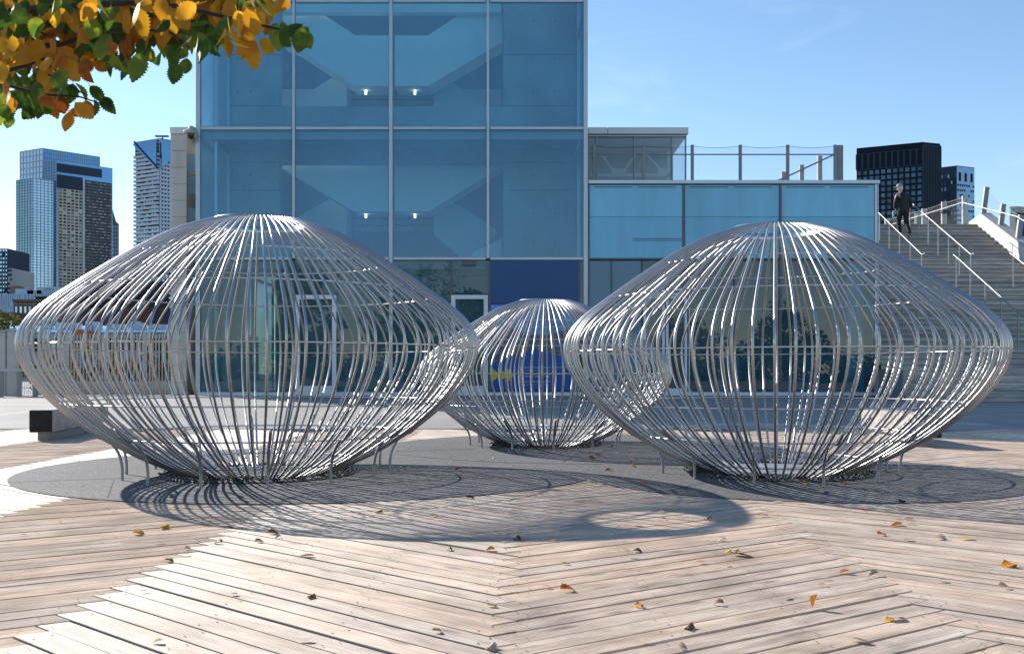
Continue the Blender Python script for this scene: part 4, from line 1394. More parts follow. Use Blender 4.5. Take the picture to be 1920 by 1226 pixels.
# autumn shrubs and small trees seen through the bar fence
spec = [(95, 42.5, 1.75, 0.7, 'fol_gold', 'yellow autumn shrub behind the left end of the bar fence'),
        (127, 43.5, 2.1, 0.75, 'fol_olive', 'olive green small tree behind the bar fence, second from left'),
        (160, 42.8, 2.3, 0.8, 'fol_gold', 'golden small tree behind the bar fence, third from left'),
        (210, 43.6, 1.9, 0.8, 'fol_orange', 'russet orange small tree behind the middle of the bar fence'),
        (232, 42.6, 1.2, 0.6, 'fol_gold', 'low bright yellow shrub behind the middle of the bar fence'),
        (272, 43.2, 2.35, 0.85, 'fol_orange', 'tall orange tree behind the right part of the bar fence'),
        (302, 43.9, 2.45, 0.9, 'fol_green', 'dark green tree behind the right part of the bar fence'),
        (350, 43.0, 2.2, 0.8, 'fol_gold', 'golden tree behind the fence next to the orange post')]
for (x, D, hh, rx, mt, lab) in spec:
    p = P(x, 720, D)
    make_tree('autumn_tree', (p.x, D, 0), hh, rx, 9, 110, 0.14, M[mt], lab, 'small trees behind the bar fence', 0.12)
hd = MB()
for k in range(26):
    leaf_cloud(hd, Vector((P(75 + k * 12, 0, 41.5).x, 41.5 + random.uniform(-0.3, 0.3), 0.35)), (0.4, 0.4, 0.35), 60, 0.12)
o = hd.build('ground_cover', M['fol_olive']); tag(o, 'low olive ground cover behind the bar fence', 'plants', None, 'stuff')
p = P(6, 640, 60)
make_tree('street_tree', (p.x, 60, 0), 4.6, 1.3, 10, 120, 0.22, M['fol_olive'], 'yellow green tree top above the gate pillars at far left', None, 0.3)

# trees across the plaza that the glass front mirrors
for (x, y, hh, rx, mt, lab) in ((-16.0, -28, 9.5, 3.2, 'fol_green', 'tall green tree mirrored in the tower ground floor glass'),
                                (-10.5, -42, 8.0, 3.4, 'fol_olive', 'olive tree mirrored beside the tall one in the glass'),
                                (-4.0, -44, 8.5, 3.6, 'fol_green', 'broad green tree mirrored behind the middle cage'),
                                (11.0, -60, 6.6, 4.2, 'fol_olive', 'round olive tree mirrored in the wing glass, left one'),
                                (20.0, -66, 7.0, 4.6, 'fol_gold', 'yellowing tree mirrored in the wing glass, middle one'),
                                (30.0, -62, 8.0, 4.6, 'fol_green', 'dark tree mirrored in the wing glass, right one')):
    make_tree('plaza_tree', (x, y, -0.055), hh, rx, 16, 150, 0.42, M[mt], lab, 'trees facing the glass front', 0.25)

belt = MB()
for k in range(150):
    x = -75 + k * 1.15 + random.uniform(-0.6, 0.6)
    hh = 3.4 + 1.5 * math.sin(k * 0.35) + random.uniform(-0.7, 0.9)
    for zz in (0.8, hh * 0.55, hh * 0.85):
        leaf_cloud(belt, Vector((x, -72 + random.uniform(-1.5, 1.5), zz)), (1.6, 1.2, 1.3), 34, 0.75)
o = belt.build('tree_belt', M['fol_green']); tag(o, 'dark belt of trees across the plaza, mirrored in the glass', 'trees', None, 'stuff')

# ------------------------------------------------------------------ the city beyond
def cg(name, c, rough=0.12, metal=0.0, var=0.2, scale=0.02, amt=0.0):
    return plain(name, c, rough, metal, var, scale, spec=0.8 if rough < 0.4 else 0.15, rnd='island' if amt else None, amt=amt)
M['ct_blue'] = cg('blue_curtain_wall', (0.10, 0.24, 0.40), 0.08, 0.55)
M['ct_pale'] = cg('pale_blue_curtain_wall', (0.38, 0.55, 0.70), 0.12, 0.4, 0.2, 0.02, 0.5)
M['ct_teal'] = cg('teal_curtain_wall', (0.20, 0.42, 0.50), 0.08, 0.5)
M['ct_brown'] = cg('brown_glazing_and_reflection', (0.20, 0.17, 0.14), 0.3, 0.1, 0.5, 0.05)
M['ct_beige'] = cg('beige_masonry_and_reflection', (0.46, 0.43, 0.38), 0.7)
M['ct_dark'] = cg('charcoal_cladding', (0.006, 0.013, 0.024), 0.8)
M['ct_slate'] = cg('slate_cladding', (0.026, 0.044, 0.07), 0.7)
M['ct_win'] = cg('dim_office_window', (0.034, 0.068, 0.115), 0.1, 0.3, 0.5, 0.1, 0.6)
M['ct_line'] = cg('grey_floor_line', (0.22, 0.28, 0.34), 0.5)
M['ct_white'] = cg('white_slab_edge', (0.42, 0.48, 0.54), 0.6)
M['ct_brick'] = cg('brown_stone', (0.16, 0.115, 0.085), 0.8)
M['ct_roof'] = cg('dark_red_roof', (0.09, 0.045, 0.04), 0.7)
M['ct_grey'] = cg('grey_concrete_block', (0.30, 0.31, 0.32), 0.7)
M['ct_bluepanel'] = cg('pale_blue_panel', (0.14, 0.36, 0.60), 0.3)

def corner_block(root, xl, xc, xr, D, yt, yb, mat_l, mat_r, name='wall', back=0.7):
    """box seen on its corner: columns xl, xc (near corner), xr; top row yt at the near corner"""
    pc = P(xc, yt, D)
    zb = P(xc, yb, D).z
    wl = (xc - xl) * D / F
    wr = (xr - xc) * D / F
    pl = Vector((pc.x - wl * 1.04, D + wl * back)); pl.x = (xl - CX) * pl.y / F
    pr = Vector((pc.x + wr, D + wr * back)); pr.x = (xr - CX) * pr.y / F
    A = Vector((pc.x, D)); C = pl + (pr - A)
    zt = pc.z
    for (u, v, mt, nm) in ((pl, A, mat_l, name), (A, pr, mat_r, name)):
        nrm = Vector((v.y - u.y, -(v.x - u.x))).normalized() * 0.3
        MB().prism([(u.x, u.y, zb), (v.x, v.y, zb), (v.x, v.y, zt), (u.x, u.y, zt)], (-nrm.x, -nrm.y, 0)).build(nm, mt, root)
    MB().prism([(pl.x, pl.y, zt), (A.x, A.y, zt), (pr.x, pr.y, zt), (C.x, C.y, zt)], (0, 0, D * 0.0008)).build('roof', mat_l, root)
    return pl, A, pr, zb, zt

def grid(root, u, v, z0, z1, nx, nz, tw, th, mat, name='floor_lines', vert=True, proud=0.25):
    """thin proud lines over a facade between plan points u and v"""
    m = MB()
    d = (v - u); L = d.length; d = d / L
    nrm = Vector((d.y, -d.x))
    def pt(s, z, o): return (u.x + d.x * s + nrm.x * o, u.y + d.y * s + nrm.y * o, z)
    for k in range(nz + 1):
        z = z0 + (z1 - z0) * k / nz
        m.prism([pt(0, z - th / 2, 0.02), pt(L, z - th / 2, 0.02), pt(L, z + th / 2, 0.02), pt(0, z + th / 2, 0.02)], (nrm.x * proud, nrm.y * proud, 0))
    if vert:
        for k in range(nx + 1):
            s = L * k / nx
            m.prism([pt(s - tw / 2, z0, 0.015), pt(s + tw / 2, z0, 0.015), pt(s + tw / 2, z1, 0.015), pt(s - tw / 2, z1, 0.015)], (nrm.x * proud * 0.8, nrm.y * proud * 0.8, 0))
    o = m.build(name, mat, root); o['kind'] = 'stuff'
    return o
def windows(root, u, v, z0, z1, nx, nz, fw, fh, mat, name='windows', miss=0.0, proud=0.2):
    m = MB()
    d = (v - u); L = d.length; d = d / L
    nrm = Vector((d.y, -d.x))
    def pt(s, z, o): return (u.x + d.x * s + nrm.x * o, u.y + d.y * s + nrm.y * o, z)
    for i in range(nx):
        for j in range(nz):
            if random.random() < miss: continue
            s0 = L * (i + 0.5 - fw / 2) / nx; s1 = L * (i + 0.5 + fw / 2) / nx
            a = z0 + (z1 - z0) * (j + 0.5 - fh / 2) / nz; b = z0 + (z1 - z0) * (j + 0.5 + fh / 2) / nz
            m.prism([pt(s0, a, 0.03), pt(s1, a, 0.03), pt(s1, b, 0.03), pt(s0, b, 0.03)], (nrm.x * proud, nrm.y * proud, 0))
    o = m.build(name, mat, root); o['kind'] = 'stuff'
    return o
def zrow(y, D): return P(0, y, D).z

# blue glass office tower
D = 620
ta = empty('office_tower', (P(110, 0, D).x, D, 0), 'blue glass office tower with stepped top at far left', 'building')
pl, A, pr, zb, zt = corner_block(ta, 31, 62, 104, D, 335, 700, M['ct_teal'], M['ct_pale'])
grid(ta, pl, A, zb, zt, 6, 70, 0.35, 0.5, M['ct_line']); grid(ta, A, pr, zb, zt, 6, 70, 0.35, 0.4, M['ct_line'])
pl, A, pr, zb, zt = corner_block(ta, 38, 80, 187, D + 26, 279, 345, M['ct_pale'], M['ct_blue'])
grid(ta, pl, A, zb, zt, 7, 6, 0.7, 0.7, M['ct_white']); grid(ta, A, pr, zb, zt, 26, 8, 0.3, 0.35, M['ct_line'])
pl, A, pr, zb, zt = corner_block(ta, 82, 106, 211, D + 8, 302, 700, M['ct_blue'], M['ct_blue'])
grid(ta, pl, A, zb, zt, 5, 76, 0.3, 0.4, M['ct_line'])
dd = (pr - A)
def face(root, u, v, s0, s1, y0, y1, mat, name, off=0.5):
    """panel on facade u-v between fractions s0..s1 and photo rows y0..y1 (rows read at the near end)"""
    d = (v - u); nrm = Vector((d.y, -d.x)).normalized()
    a = u + d * s0; b = u + d * s1
    z0 = zrow(y1, u.y); z1 = zrow(y0, u.y)
    MB().prism([(a.x + nrm.x * 0.02, a.y + nrm.y * 0.02, z0), (b.x + nrm.x * 0.02, b.y + nrm.y * 0.02, z0), (b.x + nrm.x * 0.02, b.y + nrm.y * 0.02, z1), (a.x + nrm.x * 0.02, a.y + nrm.y * 0.02, z1)], (nrm.x * off, nrm.y * off, 0)).build(name, mat, root)
    return a + nrm * (off + 0.03), b + nrm * (off + 0.03), z0, z1
u, v, z0, z1 = face(ta, A, pr, 0.01, 0.80, 306, 322, M['ct_slate'], 'louvre_band')
u, v, z0, z1 = face(ta, A, pr, 0.01, 0.45, 327, 352, M['ct_slate'], 'louvre_band')
u, v, z0, z1 = face(ta, A, pr, 0.03, 0.45, 352.5, 700, M['ct_beige'], 'reflection_bay')  # reflection of a beige building put into the facade colour
windows(ta, u, v, z0, z1, 6, 58, 0.62, 0.5, M['ct_dark'], 'windows', 0.12)  # these and the bright panes belong to the painted reflection
windows(ta, u, v, z0, z1, 6, 58, 0.3, 0.2, M['ct_white'], 'bright_panes', 0.55, 0.4)
u, v, z0, z1 = face(ta, A, pr, 0.455, 0.485, 330, 700, M['ct_white'], 'corner_strip', 0.9)
u, v, z0, z1 = face(ta, A, pr, 0.49, 0.97, 332, 700, M['ct_brown'], 'reflection_bay')  # brown reflection painted as a coloured bay
grid(ta, u, v, z0, z1, 20, 64, 0.35, 0.7, M['ct_slate'])
windows(ta, u, v, z0, z1, 14, 64, 0.8, 0.3, M['ct_beige'], 'painted_reflections', 0.72, 0.3)  # pale patches of the mirrored buildings, painted as panes
# slim brown tower behind it
ts = empty('slim_tower', (P(215, 0, 760).x, 760, 0), 'slim dark tower with slanted roof behind the blue office tower', 'building')
D = 760
a = P(196, 700, D); 
MB().prism([P(196, 700, D), P(223, 700, D), P(223, 420, D), P(218, 416, D), P(211, 392, D), P(196, 380, D)], (-13.5, 30, 0)).build('wall', M['ct_brick'], ts)
windows(ts, Vector((P(211, 0, D).x, D)), Vector((P(222, 0, D).x, D)), zrow(700, D), zrow(422, D), 3, 40, 0.55, 0.6, M['ct_blue'])
# balcony tower with the wedge of glass at its head
D = 480
tb_ = empty('apartment_tower', (P(290, 0, D).x, D, 0), 'balconied apartment tower with glass wedge top left of the annex', 'building')
pl, A, pr, zb, zt = corner_block(tb_, 255, 300, 345, D, 261, 700, M['ct_slate'], M['ct_blue'])
grid(tb_, pl, A, zb, zrow(290, D), 8, 54, 0.3, 1.1, M['ct_white'], 'balcony_slabs', False, 1.6)
grid(tb_, A, pr, zb, zrow(300, D), 8, 54, 0.5, 0.8, M['ct_white'], 'balcony_slabs', True, 1.2)
windows(tb_, pl, A, zb, zrow(290, D), 9, 54, 0.6, 0.5, M['ct_pale'], 'windows', 0.35, 0.5)
grid(tb_, pl, A, zrow(288, D), zt, 9, 4, 0.3, 0.6, M['ct_white'], 'crown_lines', True, 0.6)
nrm = Vector((A.y - pl.y, -(A.x - pl.x))).normalized()
q = [Vector((pl.x, pl.y, zt - 1)), Vector((A.x, A.y, zt - 1)), Vector((A.x, A.y, zrow(318, D)))]
MB().prism([p_ + Vector((nrm.x, nrm.y, 0)) * 1.8 for p_ in q], (nrm.x * 0.5, nrm.y * 0.5, 0)).build('glass_wedge', M['ct_blue'], tb_)
n2 = Vector((pr.y - A.y, -(pr.x - A.x))).normalized()
q = [Vector((A.x, A.y, zt - 1)), Vector((pr.x, pr.y, zt - 1)), Vector((A.x, A.y, zrow(318, D)))]
MB().prism([p_ + Vector((n2.x, n2.y, 0)) * 1.8 for p_ in q], (n2.x * 0.5, n2.y * 0.5, 0)).build('glass_wedge', M['ct_blue'], tb_)
MB().bar(Vector((pl.x, pl.y - 2.6, zt)), Vector((A.x, A.y - 2.6, zrow(318, D))), 0.9, 0.5).build('wedge_edge', M['ct_slate'], tb_)
a = P(298, 258, D)
MB().bar((a.x, D + 5, zt), (a.x, D + 5, zt + 2.2), 0.6, 0.6).build('roof_mast', M['ct_grey'], tb_)
MB().bevbox(a.x - 3.6, a.x + 3.0, D + 4, D + 6, zt + 2.2, zt + 2.9, 0.2).build('roof_gantry', M['ct_grey'], tb_)
# far left edge towers and low rise
def block(name, x0, x1, yt, D, mat, label, wmat=None, nx=5, nz=20, fw=0.6, fh=0.55, dep=25, yb=720, cat='building', miss=0.1):
    r = empty(name, (P((x0 + x1) / 2, 0, D).x, D, 0), label, cat)
    a, b = P(x0, yb, D), P(x1, yt, D)
    MB().box(a.x, b.x, D, D + dep, a.z, b.z).build('wall', mat, r)
    if wmat: windows(r, Vector((a.x, D)), Vector((b.x, D)), a.z, b.z, nx, nz, fw, fh, wmat, 'windows', miss, D * 0.0008)
    return r, a, b
r, a, b = block('slab_tower', -30, 15, 466, 560, M['ct_slate'], 'dark slab tower at the left picture edge', M['ct_pale'], 9, 34)
r, a, b = block('slab_tower', 15, 23, 503, 540, M['ct_grey'], 'slim pale tower beside the dark slab at far left', M['ct_slate'], 2, 26)
r, a, b = block('slab_tower', 20, 34, 536, 520, M['ct_brick'], 'short brown block below the blue office tower', None)
r, a, b = block('panel_building', -30, 118, 551, 330, M['ct_bluepanel'], 'long pale blue panelled building at the far left', M['ct_white'], 44, 12, 0.5, 0.9, 30, 720, 'building', 0.4)
for (x0, x1, y) in ((26, 60, 541), (66, 100, 537), (48, 75, 544)):
    p0, p1 = P(x0, 551, 332), P(x1, y, 332)
    MB().box(p0.x, p1.x, 333, 343, p0.z, p1.z).build('roof_plant', M['ct_white'], r)
for x in (53, 88):
    p0 = P(x, 543, 331)
    MB().lathe([(0.1, 0), (1.0, 0.2), (1.3, 0.6)], 12, tuple(p0)).build('satellite_dish', M['ct_white'], r)
st, a, b = block('stone_building', 25, 112, 562, 240, M['ct_brick'], 'brown stone building with arched top windows at left', None)
windows(st, Vector((P(27, 0, 240).x, 240)), Vector((P(112, 0, 240).x, 240)), zrow(610, 240), zrow(571, 240), 10, 2, 0.45, 0.62, M['ct_pale'], 'windows', 0.0, 0.2)
p0, p1 = P(23, 565, 239), P(112, 561, 239)
MB().box(p0.x, p1.x, 239, 241, p0.z, p1.z).build('cornice', M['ct_brick'], st)
for k in range(10):
    c = P(30 + k * 8.5, 571, 239.6)
    MB().tube([(c.x - 0.35, 239.6, c.z), (c.x, 239.6, c.z + 0.35), (c.x + 0.35, 239.6, c.z)], 0.09, 5).build('window_arch', M['ct_beige'], st)
block('stone_building', -5, 26, 585, 236, M['ct_brick'], 'low brown stone annex left of the arched window building', M['ct_pale'], 3, 2, 0.4, 0.5)
block('dark_block', 66, 190, 556, 255, M['ct_dark'], 'dark flat roofed block behind the stone building', None)
block('dark_block', 150, 262, 520, 300, M['ct_dark'], 'dark glass block behind the left cage rods', M['ct_slate'], 16, 10)
block('balcony_block', 222, 330, 505, 420, M['ct_slate'], 'grey balconied block seen through the left cage', M['ct_pale'], 16, 26, 0.7, 0.4, 25, 720, 'building', 0.3)
block('red_shed', 150, 330, 577, 200, M['ct_roof'], 'dark red shed with skylights seen through the left cage', M['ct_slate'], 7, 2, 0.5, 0.7, 20, 640, 'building', 0.3)
gb = empty('gabled_hall', P(365, 640, 150), 'dark glazed gabled hall between cage and annex', 'building')
MB().prism([P(322, 660, 150), P(400, 660, 150), P(400, 588, 150), P(340, 571, 150), P(322, 600, 150)], (0, 20, 0)).build('wall', M['ct_dark'], gb)
MB().bar(P(340, 570, 149.5), P(400, 587, 149.5), 0.5, 1.0).build('roof_edge', M['ct_white'], gb)
windows(gb, Vector((P(326, 0, 150).x, 150)), Vector((P(396, 0, 150).x, 150)), zrow(650, 150), zrow(600, 150), 9, 4, 0.8, 0.7, M['ct_slate'])
lw, a, b = block('low_warehouse', -40, 420, 622, 110, M['ct_grey'], 'long low grey warehouse behind the trees at left', M['ct_slate'], 40, 2, 0.6, 0.5, 15, 720, 'building', 0.2)
p0, p1 = P(-40, 624, 109.5), P(420, 613, 109.5)
MB().prism([(p0.x, 109.5, p0.z), (p1.x, 109.5, p0.z), (p1.x, 118, p1.z + 0.4), (p0.x, 118, p1.z + 0.4)], (0, 0, 0.15)).build('roof', M['ct_bluepanel'], lw)
for k in range(15):
    c = P(80 + k * 20 + random.uniform(-5, 5), 612, 112)
    MB().box(c.x, c.x + random.uniform(0.4, 1.2), 112, 113, c.z - 0.6, c.z + random.uniform(0.1, 0.6)).build('roof_vent', M['ct_white'], lw)
oc, a, b = block('orange_container', 136, 156, 618, 100, plain('orange_steel', (0.36, 0.09, 0.03), 0.6), 'small orange container on the quay behind the trees', None, dep=4, yb=632, cat='container')

# right hand towers
D = 430
td = empty('dark_tower', (P(1700, 0, D).x, D, 0), 'black office tower behind the walking man', 'building')
pl, A, pr, zb, zt = corner_block(td, 1606, 1730, 1763, D, 268, 720, M['ct_dark'], M['ct_dark'], 'wall', 0.42)
grid(td, A, pr, zb, zt - 1.0, 11, 1, 0.55, 0.6, M['ct_slate'], 'fins', True, 0.6)
windows(td, pl, A, zb, zrow(310, D), 11, 36, 0.66, 0.66, M['ct_win'], 'windows', 0.02, 0.15)
grid(td, pl, A, zrow(309, D), zrow(279, D), 11, 1, 0.7, 0.3, M['ct_slate'], 'louvre_fins', True, 0.3)
m = MB()
e = pl + (A - pl) * 0.3; f_ = pl + (A - pl) * 0.86
m.prism([(e.x, e.y + 6, zt - 1), (f_.x, f_.y + 6, zt - 1), (f_.x, f_.y + 6, zt + 1.1), (e.x, e.y + 6, zt + 1.1)], (3, 12, 0))
m.build('roof_plant', M['ct_slate'], td)
D = 470
tw_ = empty('grey_tower', (P(1795, 0, D).x, D, 0), 'blue grey tower with punched windows right of the black tower', 'building')
pl, A, pr, zb, zt = corner_block(tw_, 1740, 1794, 1827, D, 312, 720, M['ct_slate'], M['ct_bluepanel'], 'wall', 0.6)
windows(tw_, pl, A, zb, zt - 3, 9, 34, 0.75, 0.7, M['ct_win'], 'windows', 0.18, 0.2)
windows(tw_, pl, A, zb, zt - 3, 9, 34, 0.4, 0.55, M['ct_pale'], 'bright_panes', 0.75, 0.35)
windows(tw_, A, pr, zb, zrow(342, D), 8, 40, 0.4, 0.42, M['ct_dark'], 'windows', 0.3, 0.2)
windows(tw_, A, pr, zrow(341, D), zrow(321, D), 3, 1, 0.3, 0.8, M['ct_dark'], 'tall_openings', 0, 0.2)
D = 300
tr_ = empty('brown_block', (P(1910, 0, D).x, D, 0), 'brown office block with round green sign at the right edge', 'building')
pl, A, pr, zb, zt = corner_block(tr_, 1893, 1906, 1990, D, 388, 720, M['ct_beige'], M['ct_brown'], 'wall', 0.5)
grid(tr_, A, pr, zb, zt - 2, 14, 20, 0.5, 0.5, M['ct_slate'])
c = P(1899.5, 396, D - 0.8)
MB().box(c.x - 0.75, c.x + 0.75, D - 0.8, D - 0.4, c.z - 0.8, c.z + 0.8).build('sign_board', plain('green_sign', (0.10, 0.33, 0.24), 0.5), tr_)
rp_ = [(c.x + 0.42 * math.cos(a_ * math.pi / 8), D - 0.9, c.z + 0.42 * math.sin(a_ * math.pi / 8)) for a_ in range(17)]
MB().tube(rp_, 0.11, 6, False).build('sign_ring', M['ct_white'], tr_)

# ------------------------------------------------------------------ man walking up the stairs
def skinned(name, joints, edges, root_i, mat, parent, sub=2):
    me = bpy.data.meshes.new(name)
    me.from_pydata([j[0] for j in joints], edges, [])
    o = link(name, me, parent)
    md = o.modifiers.new('skin', 'SKIN')
    for i, j in enumerate(joints):
        r = j[1]
        me.skin_vertices[0].data[i].radius = r if isinstance(r, tuple) else (r, r)
        me.skin_vertices[0].data[i].use_root = (i == root_i)
    md.use_smooth_shade = True
    s = o.modifiers.new('subdiv', 'SUBSURF')
    s.levels = sub; s.render_levels = sub
    me.materials.append(mat)
    return o
PX, PY = 13.18, 33.55
k_step = [s_ for s_ in top_steps if s_[0] <= PY][-1]
pz = k_step[1]                                        # tread under the forward foot
man = empty('person', (PX, PY, pz), 'person in black jacket and grey cap climbing the stairs with a bottle', 'person')
def W(x, y, z): return (PX + x, PY + y, pz + z)
skin_m = plain('skin', (0.52, 0.30, 0.22), 0.55)
jack = plain('black_jacket', (0.012, 0.012, 0.014), 0.75, 0, 0.3, 20)
trou = plain('black_trousers', (0.010, 0.010, 0.012), 0.8, 0, 0.3, 20)
shoe = plain('tan_shoe', (0.22, 0.17, 0.13), 0.6)
capm = plain('grey_cap', (0.30, 0.28, 0.26), 0.8)
hairm = plain('white_hair', (0.62, 0.60, 0.58), 0.8)
# continuous body: pelvis, spine, neck, head, arms and legs
body = [(W(0, 0, 0.86), 0.09), (W(-0.005, 0.02, 1.08), 0.12), (W(-0.01, 0.05, 1.30), 0.13), (W(-0.03, 0.09, 1.43), 0.055), (W(-0.05, 0.11, 1.50), 0.055),
        (W(-0.07, 0.12, 1.58), (0.083, 0.095)), (W(-0.075, 0.12, 1.66), (0.075, 0.088)),
        (W(-0.17, 0.05, 1.35), 0.055), (W(-0.235, 0.03, 1.10), 0.042), (W(-0.215, 0.12, 0.87), 0.03),
        (W(0.17, 0.06, 1.34), 0.055), (W(0.25, 0.0, 1.10), 0.042), (W(0.235, 0.02, 0.86), 0.03),
        (W(-0.09, 0.02, 0.80), 0.085), (W(-0.10, 0.12, 0.45), 0.055), (W(-0.09, 0.05, 0.10), 0.04),
        (W(0.09, -0.01, 0.80), 0.085), (W(0.09, -0.02, 0.42), 0.055), (W(0.11, -0.26, 0.02), 0.04)]
be = [(0, 1), (1, 2), (2, 3), (3, 4), (4, 5), (5, 6), (2, 7), (7, 8), (8, 9), (2, 10), (10, 11), (11, 12), (0, 13), (13, 14), (14, 15), (0, 16), (16, 17), (17, 18)]
bo = skinned('body', body, be, 0, skin_m, man)
def hand(wr, fwd, side, nm):
    """palm and five fingers, slightly curled, hanging from the wrist"""
    wr = Vector(wr); f = Vector(fwd).normalized(); s = Vector(side).normalized(); n_ = f.cross(s)
    js = [(tuple(wr), (0.024, 0.016)), (tuple(wr + f * 0.05), (0.034, 0.016)), (tuple(wr + f * 0.085), (0.036, 0.014))]
    es = [(0, 1), (1, 2)]
    o = skinned(nm, js, es, 0, skin_m, bo, 1)
    for k, (off, L) in enumerate(((-0.028, 0.060), (-0.009, 0.072), (0.010, 0.068), (0.028, 0.052))):
        b0 = wr + f * 0.085 + s * off
        skinned('finger', [(tuple(b0), 0.0095), (tuple(b0 + f * L * 0.5 + n_ * 0.008), 0.009), (tuple(b0 + f * L * 0.85 + n_ * 0.026), 0.008)], [(0, 1), (1, 2)], 0, skin_m, o, 1)
    b0 = wr + f * 0.03 - s * 0.03
    skinned('thumb', [(tuple(b0), 0.011), (tuple(b0 + f * 0.03 - s * 0.018 + n_ * 0.01), 0.010), (tuple(b0 + f * 0.058 - s * 0.02 + n_ * 0.02), 0.009)], [(0, 1), (1, 2)], 0, skin_m, o, 1)
hand(W(-0.215, 0.12, 0.87), (0, 0.15, -1), (0, 1, 0.1), 'hand')
hand(W(0.235, 0.02, 0.86), (0, 0.1, -1), (0, 1, 0.1), 'hand')
# clothes
skinned('jacket', [(W(0, 0.0, 0.72), (0.20, 0.15)), (W(-0.005, 0.02, 1.05), (0.19, 0.14)), (W(-0.01, 0.04, 1.28), (0.20, 0.14)), (W(-0.025, 0.075, 1.40), (0.11, 0.09)), (W(-0.035, 0.09, 1.45), (0.075, 0.075)),
                   (W(-0.175, 0.05, 1.33), 0.085), (W(-0.25, 0.03, 1.10), 0.068), (W(-0.225, 0.11, 0.90), 0.055),
                   (W(0.175, 0.06, 1.32), 0.085), (W(0.262, 0.0, 1.10), 0.068), (W(0.245, 0.02, 0.89), 0.055)],
        [(0, 1), (1, 2), (2, 3), (3, 4), (2, 5), (5, 6), (6, 7), (2, 8), (8, 9), (9, 10)], 1, jack, man)
skinned('trousers', [(W(0, 0, 0.88), (0.165, 0.125)), (W(-0.09, 0.03, 0.76), 0.112), (W(-0.105, 0.13, 0.45), 0.082), (W(-0.09, 0.05, 0.12), 0.068), (W(-0.09, 0.04, 0.08), 0.068),
                     (W(0.09, -0.01, 0.76), 0.112), (W(0.09, -0.03, 0.42), 0.082), (W(0.11, -0.25, 0.06), 0.066), (W(0.112, -0.27, 0.02), 0.064)],
        [(0, 1), (1, 2), (2, 3), (3, 4), (0, 5), (5, 6), (6, 7), (7, 8)], 0, trou, man)
skinned('shoe', [(W(-0.09, 0.00, 0.045), (0.048, 0.042)), (W(-0.095, 0.10, 0.04), (0.052, 0.036)), (W(-0.10, 0.19, 0.035), (0.042, 0.028))], [(0, 1), (1, 2)], 0, shoe, man, 2)
skinned('shoe', [(W(0.115, -0.30, 0.00), (0.048, 0.042)), (W(0.11, -0.24, -0.07), (0.052, 0.038)), (W(0.105, -0.18, -0.115), (0.044, 0.030))], [(0, 1), (1, 2)], 0, shoe, man, 2)
# hair fringe, nose, ears, cap with peak turned left
hc = W(-0.073, 0.12, 1.62)
MB().lathe([(0.084, -0.07), (0.098, -0.03), (0.100, 0.02)], 18, (hc[0] + 0.004, hc[1] - 0.004, hc[2])).build('hair', hairm, man, True)
skinned('nose', [(W(-0.145, 0.155, 1.615), 0.012), (W(-0.168, 0.165, 1.595), 0.012)], [(0, 1)], 0, skin_m, bo, 1)
skinned('beard', [(W(-0.125, 0.15, 1.555), 0.035), (W(-0.13, 0.155, 1.53), 0.028)], [(0, 1)], 0, hairm, man, 1)
skinned('ear', [(W(-0.06, 0.022, 1.615), (0.012, 0.022)), (W(-0.058, 0.018, 1.59), (0.009, 0.016))], [(0, 1)], 0, skin_m, bo, 1)
MB().lathe([(0.108, 0.0), (0.110, 0.03), (0.095, 0.075), (0.06, 0.10), (0.001, 0.108)], 20, (hc[0], hc[1], hc[2] + 0.025)).build('cap', capm, man, True)
mp_ = MB()
arc = []
for k in range(9):
    a = math.pi - 0.35 + (k - 4) * 0.24
    arc.append(a)
vs = [(hc[0] + 0.10 * math.cos(a), hc[1] + 0.10 * math.sin(a), hc[2] + 0.034) for a in arc] + [(hc[0] + (0.10 + 0.085 * math.cos((k - 4) / 4 * 1.25)) * math.cos(a), hc[1] + (0.10 + 0.085 * math.cos((k - 4) / 4 * 1.25)) * math.sin(a), hc[2] + 0.012) for k, a in enumerate(arc)]
vs += [(v[0], v[1], v[2] + 0.008) for v in vs]
fs = []
for k in range(8):
    fs += [(k, k + 1, 9 + k + 1, 9 + k), (18 + k, 18 + 9 + k, 18 + 9 + k + 1, 18 + k + 1), (9 + k, 9 + k + 1, 27 + k + 1, 27 + k)]
mp_.add(vs, fs).build('cap_peak', capm, man)
# checked scarf over the left shoulder
m, nt, b = new_mat('checked_cloth')
tc = N(nt, 'ShaderNodeTexCoord'); ck = N(nt, 'ShaderNodeTexChecker', Scale=34.0)
ck.inputs['Color1'].default_value = (0.5, 0.46, 0.40, 1); ck.inputs['Color2'].default_value = (0.05, 0.045, 0.04, 1)
nt.links.new(tc.outputs['Object'], ck.inputs['Vector']); nt.links.new(ck.outputs['Color'], b.inputs['Base Color'])
skinned('scarf', [(W(-0.10, 0.03, 1.42), 0.05), (W(-0.20, 0.04, 1.33), 0.06), (W(-0.245, 0.05, 1.20), 0.05)], [(0, 1), (1, 2)], 0, m, man, 2)
bt = empty('water_bottle', W(-0.26, 0.15, 0.62), 'clear blue water bottle held in the left hand of the walking man', 'bottle')
c = W(-0.27, 0.16, 0.62)
MB().lathe([(0.001, 0.0), (0.035, 0.0), (0.037, 0.02), (0.037, 0.14), (0.03, 0.17), (0.014, 0.19), (0.014, 0.215)], 14, c).build('flask', plain('blue_plastic', (0.30, 0.48, 0.62), 0.2), bt, True)
MB().lathe([(0.017, 0.2), (0.017, 0.225), (0.001, 0.226)], 12, c).build('cap', M['white_cap'], bt, True)

